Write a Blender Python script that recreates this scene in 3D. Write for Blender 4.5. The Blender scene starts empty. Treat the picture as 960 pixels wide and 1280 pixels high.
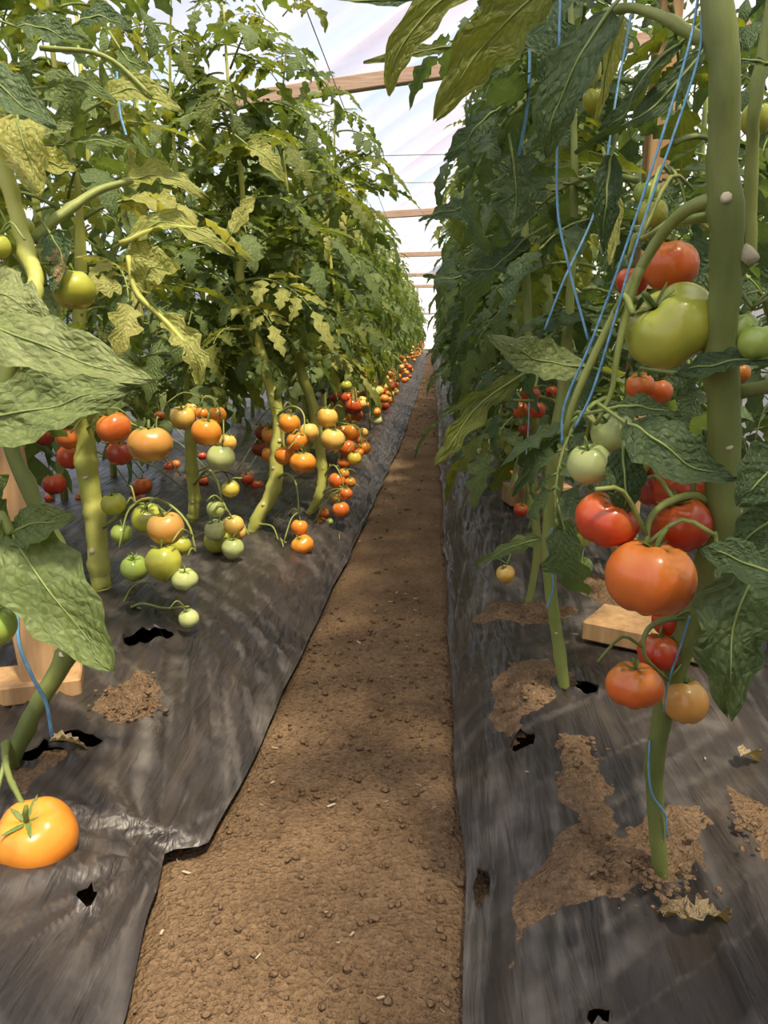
import bpy, bmesh, math, random
import numpy as np
from mathutils import Vector, Matrix, Quaternion, Euler

random.seed(7)
RNG = np.random.default_rng(7)
sc = bpy.context.scene
COL = sc.collection
PI = math.pi

# ------------------------------------------------------------------ camera
CAM_H = 0.60
PITCH = math.radians(12.9)
YAW = math.radians(3.55)
F = 960.0
cam_d = bpy.data.cameras.new('camera')
cam_d.sensor_fit = 'VERTICAL'; cam_d.sensor_height = 36.0; cam_d.lens = 36.0 * F / 1280.0
cam_d.clip_start = 0.02; cam_d.clip_end = 300
cam = bpy.data.objects.new('camera', cam_d); COL.objects.link(cam)
cam.location = (0, 0, CAM_H)
cam.rotation_euler = (math.radians(90) - PITCH, 0, YAW)
sc.camera = cam
CR = cam.rotation_euler.to_matrix()
CLOC = Vector((0, 0, CAM_H))

# ------------------------------------------------------------------ world, sun, exposure
world = bpy.data.worlds.new('sky'); sc.world = world; world.use_nodes = True
wn = world.node_tree
for n in list(wn.nodes): wn.nodes.remove(n)
wo = wn.nodes.new('ShaderNodeOutputWorld'); wb = wn.nodes.new('ShaderNodeBackground')
ws = wn.nodes.new('ShaderNodeTexSky'); ws.sky_type = 'NISHITA'; ws.sun_disc = False
SUN_TO = Vector((0.27, -0.42, 1.10)).normalized()
ws.sun_elevation = math.asin(SUN_TO.z); ws.sun_rotation = math.atan2(SUN_TO.x, SUN_TO.y)
ws.dust_density = 4.0
wb.inputs['Strength'].default_value = 0.20
wn.links.new(ws.outputs[0], wb.inputs['Color']); wn.links.new(wb.outputs[0], wo.inputs['Surface'])
sun_d = bpy.data.lights.new('sun', 'SUN'); sun_d.energy = 8.2; sun_d.angle = math.radians(4.0)
sun_d.color = (1.0, 0.86, 0.62)
sun = bpy.data.objects.new('sun', sun_d); COL.objects.link(sun)
sun.rotation_euler = SUN_TO.to_track_quat('Z', 'Y').to_euler(); sun.location = (4, -4, 9)
vs = sc.view_settings
vs.view_transform = 'Standard'; vs.look = 'None'; vs.gamma = 1.0; vs.use_curve_mapping = False
vs.exposure = 0.22
sc.cycles.use_denoising = True
sc.cycles.max_bounces = 8; sc.cycles.diffuse_bounces = 4; sc.cycles.transparent_max_bounces = 8
sc.cycles.transmission_bounces = 4; sc.cycles.caustics_reflective = False; sc.cycles.caustics_refractive = False

# ------------------------------------------------------------------ pixel -> world
def ray(px, py):
    return CR @ Vector((px - 480.0, 640.0 - py, -F))
def gz(px, py, z=0.0):                     # point at height z
    d = ray(px, py); t = (z - CLOC.z) / d.z
    return CLOC + d * t
def gd(px, py, dep):                       # point at a depth along the view axis
    return CLOC + ray(px, py) * (dep / F)
def camdir(r, u, t):                       # right, up, towards the viewer
    return (CR @ Vector((r, u, t))).normalized()

# ------------------------------------------------------------------ numpy noise
def _h(ix, iy, s):
    n = (ix.astype(np.int64) * 374761393 + iy.astype(np.int64) * 668265263 + s * 974711) & 0x7fffffff
    n = ((n ^ (n >> 13)) * 1274126177) & 0x7fffffff
    return ((n ^ (n >> 16)) & 0xffff) / 65535.0
def vn(x, y, s=0):
    x = np.asarray(x, float); y = np.asarray(y, float)
    ix = np.floor(x); iy = np.floor(y); fx = x - ix; fy = y - iy
    fx = fx * fx * (3 - 2 * fx); fy = fy * fy * (3 - 2 * fy)
    a = _h(ix, iy, s); b = _h(ix + 1, iy, s); c = _h(ix, iy + 1, s); d = _h(ix + 1, iy + 1, s)
    return (a * (1 - fx) + b * fx) * (1 - fy) + (c * (1 - fx) + d * fx) * fy - 0.5
def fbm(x, y, s=0, o=4):
    r = 0; a = 1.0
    for k in range(o):
        r = r + a * vn(x * 2 ** k + 17.3 * k, y * 2 ** k - 9.1 * k, s + k); a *= 0.5
    return r
def ridge(x, y, s=0):
    return 1 - np.abs(vn(x, y, s)) * 4
def crease(x, y, s=0):
    return np.clip(1 - np.abs(vn(x, y, s)) * 3.2, 0, 1) ** 1.6
def smooth(t):
    t = np.clip(t, 0, 1); return t * t * (3 - 2 * t)

# ------------------------------------------------------------------ object helpers
def tag(o, label=None, cat=None, group=None, kind=None):
    if label: o['label'] = label
    if cat: o['category'] = cat
    if group: o['group'] = group
    if kind: o['kind'] = kind
    return o
def link(o, parent=None):
    COL.objects.link(o)
    if parent is not None: o.parent = parent
    return o
def empty(name, loc):
    o = bpy.data.objects.new(name, None); o.empty_display_size = 0.05
    COL.objects.link(o); o.location = loc
    return o
def mesh_from(name, verts, faces, mats, smooth_=True, uvs=None, midx=None):
    me = bpy.data.meshes.new(name)
    me.from_pydata([tuple(v) for v in verts], [], [tuple(f) for f in faces])
    if not isinstance(mats, (list, tuple)): mats = [mats]
    for m in mats: me.materials.append(m)
    if smooth_: me.polygons.foreach_set('use_smooth', [True] * len(me.polygons))
    if midx is not None: me.polygons.foreach_set('material_index', midx)
    if uvs is not None:
        uvs = np.asarray(uvs, np.float32)
        lay = me.uv_layers.new(name='UVMap')
        idx = np.zeros(len(me.loops), np.int32); me.loops.foreach_get('vertex_index', idx)
        lay.data.foreach_set('uv', uvs[idx].ravel())
    me.update()
    return me
def obj(name, me, parent=None, world_space=True):
    o = bpy.data.objects.new(name, me); COL.objects.link(o)
    if parent is not None:
        o.parent = parent
        if world_space:
            o.matrix_parent_inverse = Matrix.Translation(-Vector(parent.location)) if parent.type == 'EMPTY' else parent.matrix_basis.inverted()
    return o
def grid_faces(nr, nc, wrap=False):
    f = []
    for i in range(nr - 1):
        for j in range(nc if wrap else nc - 1):
            k = (j + 1) % nc
            f.append((i * nc + j, i * nc + k, (i + 1) * nc + k, (i + 1) * nc + j))
    return f
def np_grid_mesh(name, X, Y, Z, mat, keep=None, uv=None):
    nr, nc = X.shape
    v = np.stack([X.ravel(), Y.ravel(), Z.ravel()], 1)
    i, j = np.meshgrid(np.arange(nr - 1), np.arange(nc - 1), indexing='ij')
    a = (i * nc + j).ravel()
    q = np.stack([a, a + 1, a + nc + 1, a + nc], 1)
    if keep is not None:
        q = q[keep.ravel()[q].all(1)]
    me = bpy.data.meshes.new(name)
    me.vertices.add(len(v)); me.vertices.foreach_set('co', v.astype(np.float32).ravel())
    me.loops.add(len(q) * 4); me.loops.foreach_set('vertex_index', q.astype(np.int32).ravel())
    me.polygons.add(len(q)); me.polygons.foreach_set('loop_start', (np.arange(len(q)) * 4).astype(np.int32))
    me.polygons.foreach_set('loop_total', np.full(len(q), 4, np.int32))
    me.polygons.foreach_set('use_smooth', np.ones(len(q), bool))
    me.materials.append(mat); me.update(calc_edges=True)
    if uv is not None:
        at = me.attributes.new('stretch', 'FLOAT', 'POINT'); at.data.foreach_set('value', uv.astype(np.float32).ravel())
    me.validate()
    return me
def catmull(pts, n):
    P = [Vector(p) for p in pts]
    if len(P) == 2: return [P[0].lerp(P[1], k / n) for k in range(n + 1)]
    out = []
    segs = len(P) - 1
    for k in range(n + 1):
        u = k / n * segs; i = min(int(u), segs - 1); t = u - i
        p0 = P[i - 1] if i > 0 else P[0] * 2 - P[1]
        p1, p2 = P[i], P[i + 1]
        p3 = P[i + 2] if i + 2 <= segs else P[-1] * 2 - P[-2]
        out.append(0.5 * ((2 * p1) + (p2 - p0) * t + (2 * p0 - 5 * p1 + 4 * p2 - p3) * t * t + (3 * p1 - p0 - 3 * p2 + p3) * t ** 3))
    return out
def interp_list(vals, n):
    xs = np.linspace(0, 1, len(vals)); return np.interp(np.linspace(0, 1, n + 1), xs, vals)
def tube_geo(pts, radii, sides=8, cap=True, base=0, fluted=0.0):
    V = []; Fc = []
    n = len(pts)
    up = Vector((0.31, 0.2, 0.93))
    prev = None
    for i in range(n):
        t = (pts[min(i + 1, n - 1)] - pts[max(i - 1, 0)])
        if t.length < 1e-9: t = Vector((0, 0, 1))
        t.normalize()
        if prev is None:
            a = t.cross(up)
            if a.length < 1e-3: a = t.cross(Vector((1, 0, 0)))
        else:
            a = prev - t * prev.dot(t)
        a.normalize(); b = t.cross(a); prev = a
        r = radii[i] if hasattr(radii, '__len__') else radii
        for k in range(sides):
            g = 2 * PI * k / sides
            rr = r * (1 + fluted * math.cos(g * 4 + i * 0.15))
            V.append(pts[i] + a * (math.cos(g) * rr) + b * (math.sin(g) * rr))
    for i in range(n - 1):
        for k in range(sides):
            k2 = (k + 1) % sides
            Fc.append((base + i * sides + k, base + i * sides + k2, base + (i + 1) * sides + k2, base + (i + 1) * sides + k))
    if cap:
        Fc.append(tuple(base + k for k in reversed(range(sides))))
        Fc.append(tuple(base + (n - 1) * sides + k for k in range(sides)))
    return V, Fc
class MB:
    def __init__(s): s.v = []; s.f = []; s.m = []
    def add(s, V, Fc, mi=0):
        b = len(s.v); s.v += list(V); s.f += [tuple(i + b for i in f) for f in Fc]; s.m += [mi] * len(Fc)
    def tube(s, pts, radii, sides=8, mi=0, fluted=0.0):
        V, Fc = tube_geo([Vector(p) for p in pts], radii, sides, fluted=fluted); s.add(V, Fc, mi)
    def box(s, c, ax, ay, az, mi=0):        # centre and three half axes
        c = Vector(c); V = []
        for sx in (-1, 1):
            for sy in (-1, 1):
                for sz in (-1, 1): V.append(c + Vector(ax) * sx + Vector(ay) * sy + Vector(az) * sz)
        s.add(V, [(0, 1, 3, 2), (4, 6, 7, 5), (0, 4, 5, 1), (2, 3, 7, 6), (0, 2, 6, 4), (1, 5, 7, 3)], mi)
    def mesh(s, name, mats, smooth_=True): return mesh_from(name, s.v, s.f, mats, smooth_, None, s.m)

# ------------------------------------------------------------------ materials
def newmat(name):
    m = bpy.data.materials.new(name); m.use_nodes = True
    nt = m.node_tree
    for n in list(nt.nodes): nt.nodes.remove(n)
    return m, nt, nt.nodes.new('ShaderNodeOutputMaterial')
def N(nt, t, **kw):
    n = nt.nodes.new(t)
    for k, v in kw.items():
        if k in n.inputs.keys(): n.inputs[k].default_value = v
        else: setattr(n, k, v)
    return n
def ramp(nt, stops, fac=None):
    r = nt.nodes.new('ShaderNodeValToRGB'); e = r.color_ramp.elements
    while len(e) < len(stops): e.new(0.5)
    for el, (p, c) in zip(e, stops): el.position = p; el.color = (*c, 1) if len(c) == 3 else c
    if fac is not None: nt.links.new(fac, r.inputs['Fac'])
    return r
def mixc(nt, fac, a, b, mode='MIX'):
    m = nt.nodes.new('ShaderNodeMix'); m.data_type = 'RGBA'; m.blend_type = mode
    for s, v in (('Factor', fac), ('A', a), ('B', b)):
        i = [x for x in m.inputs if x.name == s and (x.type == 'RGBA' if s != 'Factor' else x.type == 'VALUE')][0]
        if hasattr(v, 'is_output'): nt.links.new(v, i)
        elif s == 'Factor': i.default_value = v
        else: i.default_value = (*v, 1)
    return [x for x in m.outputs if x.type == 'RGBA'][0]
def bump(nt, h, strength, dist, normal=None):
    b = N(nt, 'ShaderNodeBump', Strength=strength, Distance=dist); nt.links.new(h, b.inputs['Height'])
    if normal is not None: nt.links.new(normal, b.inputs['Normal'])
    return b.outputs[0]

def soil_mat(name, stops, wet=0.9):
    m, nt, out = newmat(name)
    co = N(nt, 'ShaderNodeTexCoord')
    n1 = N(nt, 'ShaderNodeTexNoise', Scale=5.0, Detail=6.0, Roughness=0.65); nt.links.new(co.outputs['Object'], n1.inputs['Vector'])
    n2 = N(nt, 'ShaderNodeTexNoise', Scale=120.0, Detail=4.0, Roughness=0.7); nt.links.new(co.outputs['Object'], n2.inputs['Vector'])
    v = N(nt, 'ShaderNodeTexVoronoi', Scale=170.0); nt.links.new(co.outputs['Object'], v.inputs['Vector'])
    r1 = ramp(nt, stops, n1.outputs['Fac'])
    r2 = ramp(nt, [(0.25, (0.45, 0.42, 0.4)), (0.55, (1, 1, 1)), (0.8, (1.45, 1.4, 1.3))], n2.outputs['Fac'])
    c = mixc(nt, 0.8, r1.outputs[0], r2.outputs[0], 'MULTIPLY')
    p = N(nt, 'ShaderNodeBsdfPrincipled', Roughness=wet); p.inputs['Specular IOR Level'].default_value = 0.15
    nt.links.new(c, p.inputs['Base Color'])
    b1 = bump(nt, n2.outputs['Fac'], 0.9, 0.010)
    b2 = bump(nt, v.outputs['Distance'], 0.7, 0.005, b1)
    nt.links.new(b2, p.inputs['Normal']); nt.links.new(p.outputs[0], out.inputs[0])
    return m
M_SOIL = soil_mat('soil', [(0.3, (0.165, 0.104, 0.057)), (0.7, (0.285, 0.188, 0.106))])
M_CLOD = soil_mat('soil_clod', [(0.3, (0.175, 0.112, 0.064)), (0.7, (0.29, 0.195, 0.115))])

def film_mat():
    m, nt, out = newmat('black_mulch_film')
    co = N(nt, 'ShaderNodeTexCoord')
    n1 = N(nt, 'ShaderNodeTexNoise', Scale=3.2, Detail=7.0, Roughness=0.62); nt.links.new(co.outputs['Object'], n1.inputs['Vector'])
    mp = N(nt, 'ShaderNodeMapping'); mp.inputs['Rotation'].default_value = (0, 0, 0.25); mp.inputs['Scale'].default_value = (36, 5, 20)
    nt.links.new(co.outputs['Object'], mp.inputs['Vector'])
    n2 = N(nt, 'ShaderNodeTexNoise', Scale=1.0, Detail=3.0, Roughness=0.5, Distortion=1.2); nt.links.new(mp.outputs[0], n2.inputs['Vector'])
    n3 = N(nt, 'ShaderNodeTexNoise', Scale=220.0, Detail=3.0); nt.links.new(co.outputs['Object'], n3.inputs['Vector'])
    dust = ramp(nt, [(0.34, (0.06,) * 3), (0.66, (1.0,) * 3)], n1.outputs['Fac'])
    streak = ramp(nt, [(0.45, (0.1,) * 3), (0.72, (1.0,) * 3)], n2.outputs['Fac'])
    dm = mixc(nt, 0.55, dust.outputs[0], streak.outputs[0], 'MULTIPLY')
    sp = mixc(nt, 0.5, dm, n3.outputs['Fac'], 'OVERLAY')
    col = mixc(nt, sp, (0.015, 0.015, 0.018), (0.078, 0.059, 0.044))
    at = N(nt, 'ShaderNodeAttribute', attribute_name='stretch')
    n6 = N(nt, 'ShaderNodeTexNoise', Scale=30.0, Detail=4.0); nt.links.new(co.outputs['Object'], n6.inputs['Vector'])
    sm = N(nt, 'ShaderNodeMath', operation='MULTIPLY'); nt.links.new(at.outputs['Fac'], sm.inputs[0]); nt.links.new(n6.outputs['Fac'], sm.inputs[1])
    sr = ramp(nt, [(0.18, (0,) * 3), (0.70, (0.60,) * 3)], sm.outputs[0])
    col = mixc(nt, sr.outputs[0], col, (0.21, 0.19, 0.17))
    p = N(nt, 'ShaderNodeBsdfPrincipled'); p.inputs['Specular IOR Level'].default_value = 0.55
    nt.links.new(col, p.inputs['Base Color'])
    rr = ramp(nt, [(0.0, (0.30,) * 3), (1.0, (0.62,) * 3)], sp); nt.links.new(rr.outputs[0], p.inputs['Roughness'])
    mp3 = N(nt, 'ShaderNodeMapping'); mp3.inputs['Rotation'].default_value = (0, 0, 0.75); mp3.inputs['Scale'].default_value = (42, 4, 20)
    nt.links.new(co.outputs['Object'], mp3.inputs['Vector'])
    n7 = N(nt, 'ShaderNodeTexNoise', Scale=1.0, Detail=3.0, Distortion=0.5); nt.links.new(mp3.outputs[0], n7.inputs['Vector'])
    bA = bump(nt, n2.outputs['Fac'], 0.7, 0.012)
    nt.links.new(bump(nt, n7.outputs['Fac'], 0.6, 0.010, bA), p.inputs['Normal'])
    nt.links.new(p.outputs[0], out.inputs[0])
    return m
M_FILM = film_mat()

def leaf_mat(name, stops, vein=(0.24, 0.30, 0.12), vein_amt=0.28, trans=0.35, rough=0.5, patch=None):
    m, nt, out = newmat(name)
    oi = N(nt, 'ShaderNodeObjectInfo'); co = N(nt, 'ShaderNodeTexCoord'); uv = N(nt, 'ShaderNodeUVMap')
    n1 = N(nt, 'ShaderNodeTexNoise', Scale=22.0, Detail=5.0, Roughness=0.65); nt.links.new(co.outputs['Object'], n1.inputs['Vector'])
    ad = N(nt, 'ShaderNodeMath', operation='MULTIPLY_ADD'); ad.inputs[1].default_value = 0.75
    nt.links.new(n1.outputs['Fac'], ad.inputs[0])
    ml = N(nt, 'ShaderNodeMath', operation='MULTIPLY'); ml.inputs[1].default_value = 0.4
    nt.links.new(oi.outputs['Random'], ml.inputs[0]); nt.links.new(ml.outputs[0], ad.inputs[2])
    base = ramp(nt, stops, ad.outputs[0])
    sx = N(nt, 'ShaderNodeSeparateXYZ'); nt.links.new(uv.outputs[0], sx.inputs[0])
    a = N(nt, 'ShaderNodeMath', operation='SUBTRACT'); a.inputs[1].default_value = 0.5; nt.links.new(sx.outputs['X'], a.inputs[0])
    ab = N(nt, 'ShaderNodeMath', operation='ABSOLUTE'); nt.links.new(a.outputs[0], ab.inputs[0])
    w = N(nt, 'ShaderNodeMath', operation='MULTIPLY_ADD'); w.inputs[1].default_value = -5.0
    ym = N(nt, 'ShaderNodeMath', operation='MULTIPLY'); ym.inputs[1].default_value = 8.0; nt.links.new(sx.outputs['Y'], ym.inputs[0])
    nt.links.new(ab.outputs[0], w.inputs[0]); nt.links.new(ym.outputs[0], w.inputs[2])
    pp = N(nt, 'ShaderNodeMath', operation='PINGPONG'); pp.inputs[1].default_value = 0.5; nt.links.new(w.outputs[0], pp.inputs[0])
    side = ramp(nt, [(0.0, (0.7,) * 3), (0.09, (0,) * 3)], pp.outputs[0])
    mid = ramp(nt, [(0.0, (1,) * 3), (0.05, (0,) * 3)], ab.outputs[0])
    vv = mixc(nt, 1.0, side.outputs[0], mid.outputs[0], 'LIGHTEN')
    vs_ = N(nt, 'ShaderNodeMath', operation='MULTIPLY'); vs_.inputs[1].default_value = vein_amt; nt.links.new(vv, vs_.inputs[0])
    col = mixc(nt, vs_.outputs[0], base.outputs[0], vein)
    if patch:
        n4 = N(nt, 'ShaderNodeTexNoise', Scale=patch[2], Detail=3.0); nt.links.new(co.outputs['Object'], n4.inputs['Vector'])
        rp = ramp(nt, [(patch[1], (0,) * 3), (patch[1] + 0.04, (1,) * 3)], n4.outputs['Fac'])
        col = mixc(nt, rp.outputs[0], col, patch[0])
    p = N(nt, 'ShaderNodeBsdfPrincipled', Roughness=rough); p.inputs['Specular IOR Level'].default_value = 0.35
    nt.links.new(col, p.inputs['Base Color'])
    um = N(nt, 'ShaderNodeMapping'); um.inputs['Scale'].default_value = (9, 16, 1); nt.links.new(uv.outputs[0], um.inputs['Vector'])
    un = N(nt, 'ShaderNodeTexNoise', Scale=1.6, Detail=3.0); nt.links.new(um.outputs[0], un.inputs['Vector'])
    vo = N(nt, 'ShaderNodeTexVoronoi', feature='DISTANCE_TO_EDGE', Scale=1.0); nt.links.new(um.outputs[0], vo.inputs['Vector'])
    cell = ramp(nt, [(0.0, (0.72, 0.76, 0.70)), (0.12, (0.95,) * 3), (0.5, (1.12, 1.10, 1.08))], vo.outputs['Distance'])
    blot = ramp(nt, [(0.3, (0.70, 0.74, 0.72)), (0.7, (1.25, 1.22, 1.15))], un.outputs['Fac'])
    cm = mixc(nt, 0.75, col, cell.outputs[0], 'MULTIPLY'); cm = mixc(nt, 0.8, cm, blot.outputs[0], 'MULTIPLY')
    nt.links.new(cm, p.inputs['Base Color'])
    b1 = bump(nt, pp.outputs[0], 0.5, 0.004); b2 = bump(nt, vo.outputs['Distance'], 0.6, 0.006, b1)
    nt.links.new(b2, p.inputs['Normal'])
    tr = N(nt, 'ShaderNodeBsdfTranslucent')
    tc = mixc(nt, 1.0, col, (1.5, 1.45, 0.55), 'MULTIPLY'); nt.links.new(tc, tr.inputs['Color'])
    mx = N(nt, 'ShaderNodeMixShader', Fac=trans); nt.links.new(p.outputs[0], mx.inputs[1]); nt.links.new(tr.outputs[0], mx.inputs[2])
    nt.links.new(mx.outputs[0], out.inputs[0])
    return m
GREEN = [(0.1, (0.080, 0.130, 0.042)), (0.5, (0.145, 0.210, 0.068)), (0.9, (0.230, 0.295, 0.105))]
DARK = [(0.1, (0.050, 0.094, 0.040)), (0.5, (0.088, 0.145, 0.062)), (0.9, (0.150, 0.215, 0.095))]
YELL = [(0.1, (0.30, 0.34, 0.085)), (0.5, (0.42, 0.44, 0.13)), (0.9, (0.52, 0.50, 0.17))]
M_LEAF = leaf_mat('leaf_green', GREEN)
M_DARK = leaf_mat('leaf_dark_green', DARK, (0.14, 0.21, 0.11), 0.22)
M_YELL = leaf_mat('leaf_yellow', YELL, (0.16, 0.23, 0.05), 0.45)
M_BROAD = leaf_mat('leaf_grey_green', [(0.1, (0.12, 0.17, 0.05)), (0.5, (0.20, 0.25, 0.085)), (0.9, (0.30, 0.34, 0.14))], (0.34, 0.40, 0.22), 0.5, 0.2)
M_SCORCH = leaf_mat('leaf_scorched', DARK, (0.16, 0.24, 0.13), 0.4, 0.3, 0.55, ((0.42, 0.30, 0.17), 0.60, 14.0))
M_OLIVE = leaf_mat('leaf_olive', [(0.1, (0.11, 0.15, 0.03)), (0.5, (0.17, 0.21, 0.045)), (0.9, (0.26, 0.29, 0.07))], (0.34, 0.34, 0.10), 0.5, 0.45)
M_DRY = leaf_mat('leaf_dry', [(0.1, (0.28, 0.19, 0.10)), (0.5, (0.40, 0.30, 0.17)), (0.9, (0.52, 0.42, 0.27))], (0.5, 0.4, 0.26), 0.3, 0.2, 0.8)

def plain(name, c1, c2, scale, rough=0.5, stretch=(1, 1, 1), bmp=0.2, spec=0.35, rnd=False):
    m, nt, out = newmat(name)
    co = N(nt, 'ShaderNodeTexCoord'); mp = N(nt, 'ShaderNodeMapping'); mp.inputs['Scale'].default_value = stretch
    nt.links.new(co.outputs['Object'], mp.inputs['Vector'])
    n1 = N(nt, 'ShaderNodeTexNoise', Scale=scale, Detail=5.0, Roughness=0.6); nt.links.new(mp.outputs[0], n1.inputs['Vector'])
    r = ramp(nt, [(0.3, c1), (0.7, c2)], n1.outputs['Fac'])
    p = N(nt, 'ShaderNodeBsdfPrincipled', Roughness=rough); p.inputs['Specular IOR Level'].default_value = spec
    nt.links.new(r.outputs[0], p.inputs['Base Color'])
    nt.links.new(bump(nt, n1.outputs['Fac'], bmp, 0.01), p.inputs['Normal'])
    nt.links.new(p.outputs[0], out.inputs[0])
    return m
M_STEM = plain('stem_green', (0.20, 0.25, 0.06), (0.34, 0.38, 0.11), 22, 0.5, (1, 1, 0.3), 0.3)
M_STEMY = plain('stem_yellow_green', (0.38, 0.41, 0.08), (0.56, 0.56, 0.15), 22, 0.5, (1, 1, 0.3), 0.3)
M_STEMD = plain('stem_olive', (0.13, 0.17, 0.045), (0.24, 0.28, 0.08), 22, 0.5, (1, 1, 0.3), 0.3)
M_PET = plain('petiole_green', (0.19, 0.26, 0.07), (0.30, 0.36, 0.11), 12, 0.5, (1, 1, 1), 0.1)
M_CALYX = plain('calyx_green', (0.09, 0.15, 0.03), (0.19, 0.25, 0.06), 30, 0.6, (1, 1, 1), 0.1)
M_SCAR = plain('scar_tan', (0.46, 0.42, 0.26), (0.62, 0.56, 0.38), 60, 0.8)
M_WOOD = plain('pine_wood', (0.36, 0.21, 0.095), (0.56, 0.36, 0.18), 6, 0.7, (9, 9, 0.8), 0.25, 0.2)
M_WOODX = plain('pine_beam', (0.34, 0.22, 0.15), (0.52, 0.37, 0.27), 6, 0.75, (0.8, 9, 9), 0.25, 0.2)
M_TWINE = plain('blue_twine', (0.08, 0.25, 0.44), (0.22, 0.45, 0.65), 90, 0.4, (1, 1, 1), 0.2, 0.5)
M_TWINEP = plain('pale_twine', (0.25, 0.36, 0.45), (0.45, 0.55, 0.62), 90, 0.4, (1, 1, 1), 0.2, 0.5)
M_WIRE = plain('steel_wire', (0.22, 0.21, 0.20), (0.35, 0.33, 0.31), 50, 0.5)
M_METAL = plain('grey_frame', (0.36, 0.36, 0.36), (0.48, 0.48, 0.47), 5, 0.5)
M_STRAW = plain('straw', (0.34, 0.27, 0.17), (0.55, 0.47, 0.33), 40, 0.8)

def tomato_mat(name, low, high, shoulder, sh_amt=0.6, rough=0.22):
    m, nt, out = newmat(name)
    co = N(nt, 'ShaderNodeTexCoord'); oi = N(nt, 'ShaderNodeObjectInfo')
    n1 = N(nt, 'ShaderNodeTexNoise', Scale=2.4, Detail=2.0); nt.links.new(co.outputs['Object'], n1.inputs['Vector'])
    n2 = N(nt, 'ShaderNodeTexNoise', Scale=40.0, Detail=2.0); nt.links.new(co.outputs['Object'], n2.inputs['Vector'])
    mm = N(nt, 'ShaderNodeMath', operation='MULTIPLY_ADD'); mm.inputs[1].default_value = 0.5; mm.inputs[2].default_value = 0.0
    nt.links.new(oi.outputs['Random'], mm.inputs[0])
    m3 = N(nt, 'ShaderNodeMath', operation='MULTIPLY_ADD'); m3.inputs[1].default_value = 0.7
    nt.links.new(n1.outputs['Fac'], m3.inputs[0]); nt.links.new(mm.outputs[0], m3.inputs[2])
    base = ramp(nt, [(0.2, low), (0.85, high)], m3.outputs[0])
    sx = N(nt, 'ShaderNodeSeparateXYZ'); nt.links.new(co.outputs['Object'], sx.inputs[0])
    ma = N(nt, 'ShaderNodeMath', operation='MULTIPLY_ADD'); ma.inputs[1].default_value = 1.6
    nt.links.new(sx.outputs['Z'], ma.inputs[0]); nt.links.new(n1.outputs['Fac'], ma.inputs[2])
    sh = ramp(nt, [(0.62, (0,) * 3), (1.25 / 1.3, (sh_amt,) * 3)], ma.outputs[0])
    col = mixc(nt, sh.outputs[0], base.outputs[0], shoulder)
    sp = ramp(nt, [(0.70, (0,) * 3), (0.76, (0.25,) * 3)], n2.outputs['Fac'])
    col = mixc(nt, sp.outputs[0], col, shoulder)
    p = N(nt, 'ShaderNodeBsdfPrincipled', Roughness=rough); p.inputs['Specular IOR Level'].default_value = 0.5
    p.inputs['Subsurface Weight'].default_value = 0.0
    p.inputs['Coat Weight'].default_value = 0.25; p.inputs['Coat Roughness'].default_value = 0.12
    nt.links.new(col, p.inputs['Base Color']); nt.links.new(p.outputs[0], out.inputs[0])
    return m
TM = {
    'red': tomato_mat('tomato_red', (0.50, 0.035, 0.012), (0.62, 0.075, 0.02), (0.60, 0.16, 0.03)),
    'dkred': tomato_mat('tomato_dark_red', (0.30, 0.028, 0.015), (0.42, 0.05, 0.02), (0.36, 0.10, 0.03)),
    'redor': tomato_mat('tomato_orange_red', (0.64, 0.11, 0.018), (0.74, 0.18, 0.03), (0.70, 0.27, 0.05)),
    'orange': tomato_mat('tomato_orange', (0.70, 0.20, 0.018), (0.80, 0.28, 0.03), (0.74, 0.36, 0.05)),
    'brown': tomato_mat('tomato_tan_orange', (0.58, 0.26, 0.05), (0.68, 0.34, 0.08), (0.52, 0.36, 0.10)),
    'yelor': tomato_mat('tomato_yellow_orange', (0.80, 0.44, 0.07), (0.86, 0.54, 0.13), (0.76, 0.56, 0.16)),
    'yellow': tomato_mat('tomato_yellow', (0.70, 0.52, 0.06), (0.76, 0.60, 0.10), (0.56, 0.54, 0.10)),
    'yelgr': tomato_mat('tomato_yellow_green', (0.46, 0.46, 0.05), (0.56, 0.55, 0.08), (0.36, 0.42, 0.06)),
    'green': tomato_mat('tomato_green', (0.31, 0.42, 0.07), (0.42, 0.52, 0.11), (0.24, 0.36, 0.07)),
    'pale': tomato_mat('tomato_pale_green', (0.48, 0.54, 0.20), (0.60, 0.64, 0.28), (0.38, 0.46, 0.14)),
}
TWORD = {'red': 'red', 'dkred': 'dark red', 'redor': 'orange-red', 'orange': 'bright orange', 'brown': 'tan-orange', 'yelor': 'yellow-orange',
         'yellow': 'yellow', 'yelgr': 'yellow-green', 'green': 'green', 'pale': 'pale green'}

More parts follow.
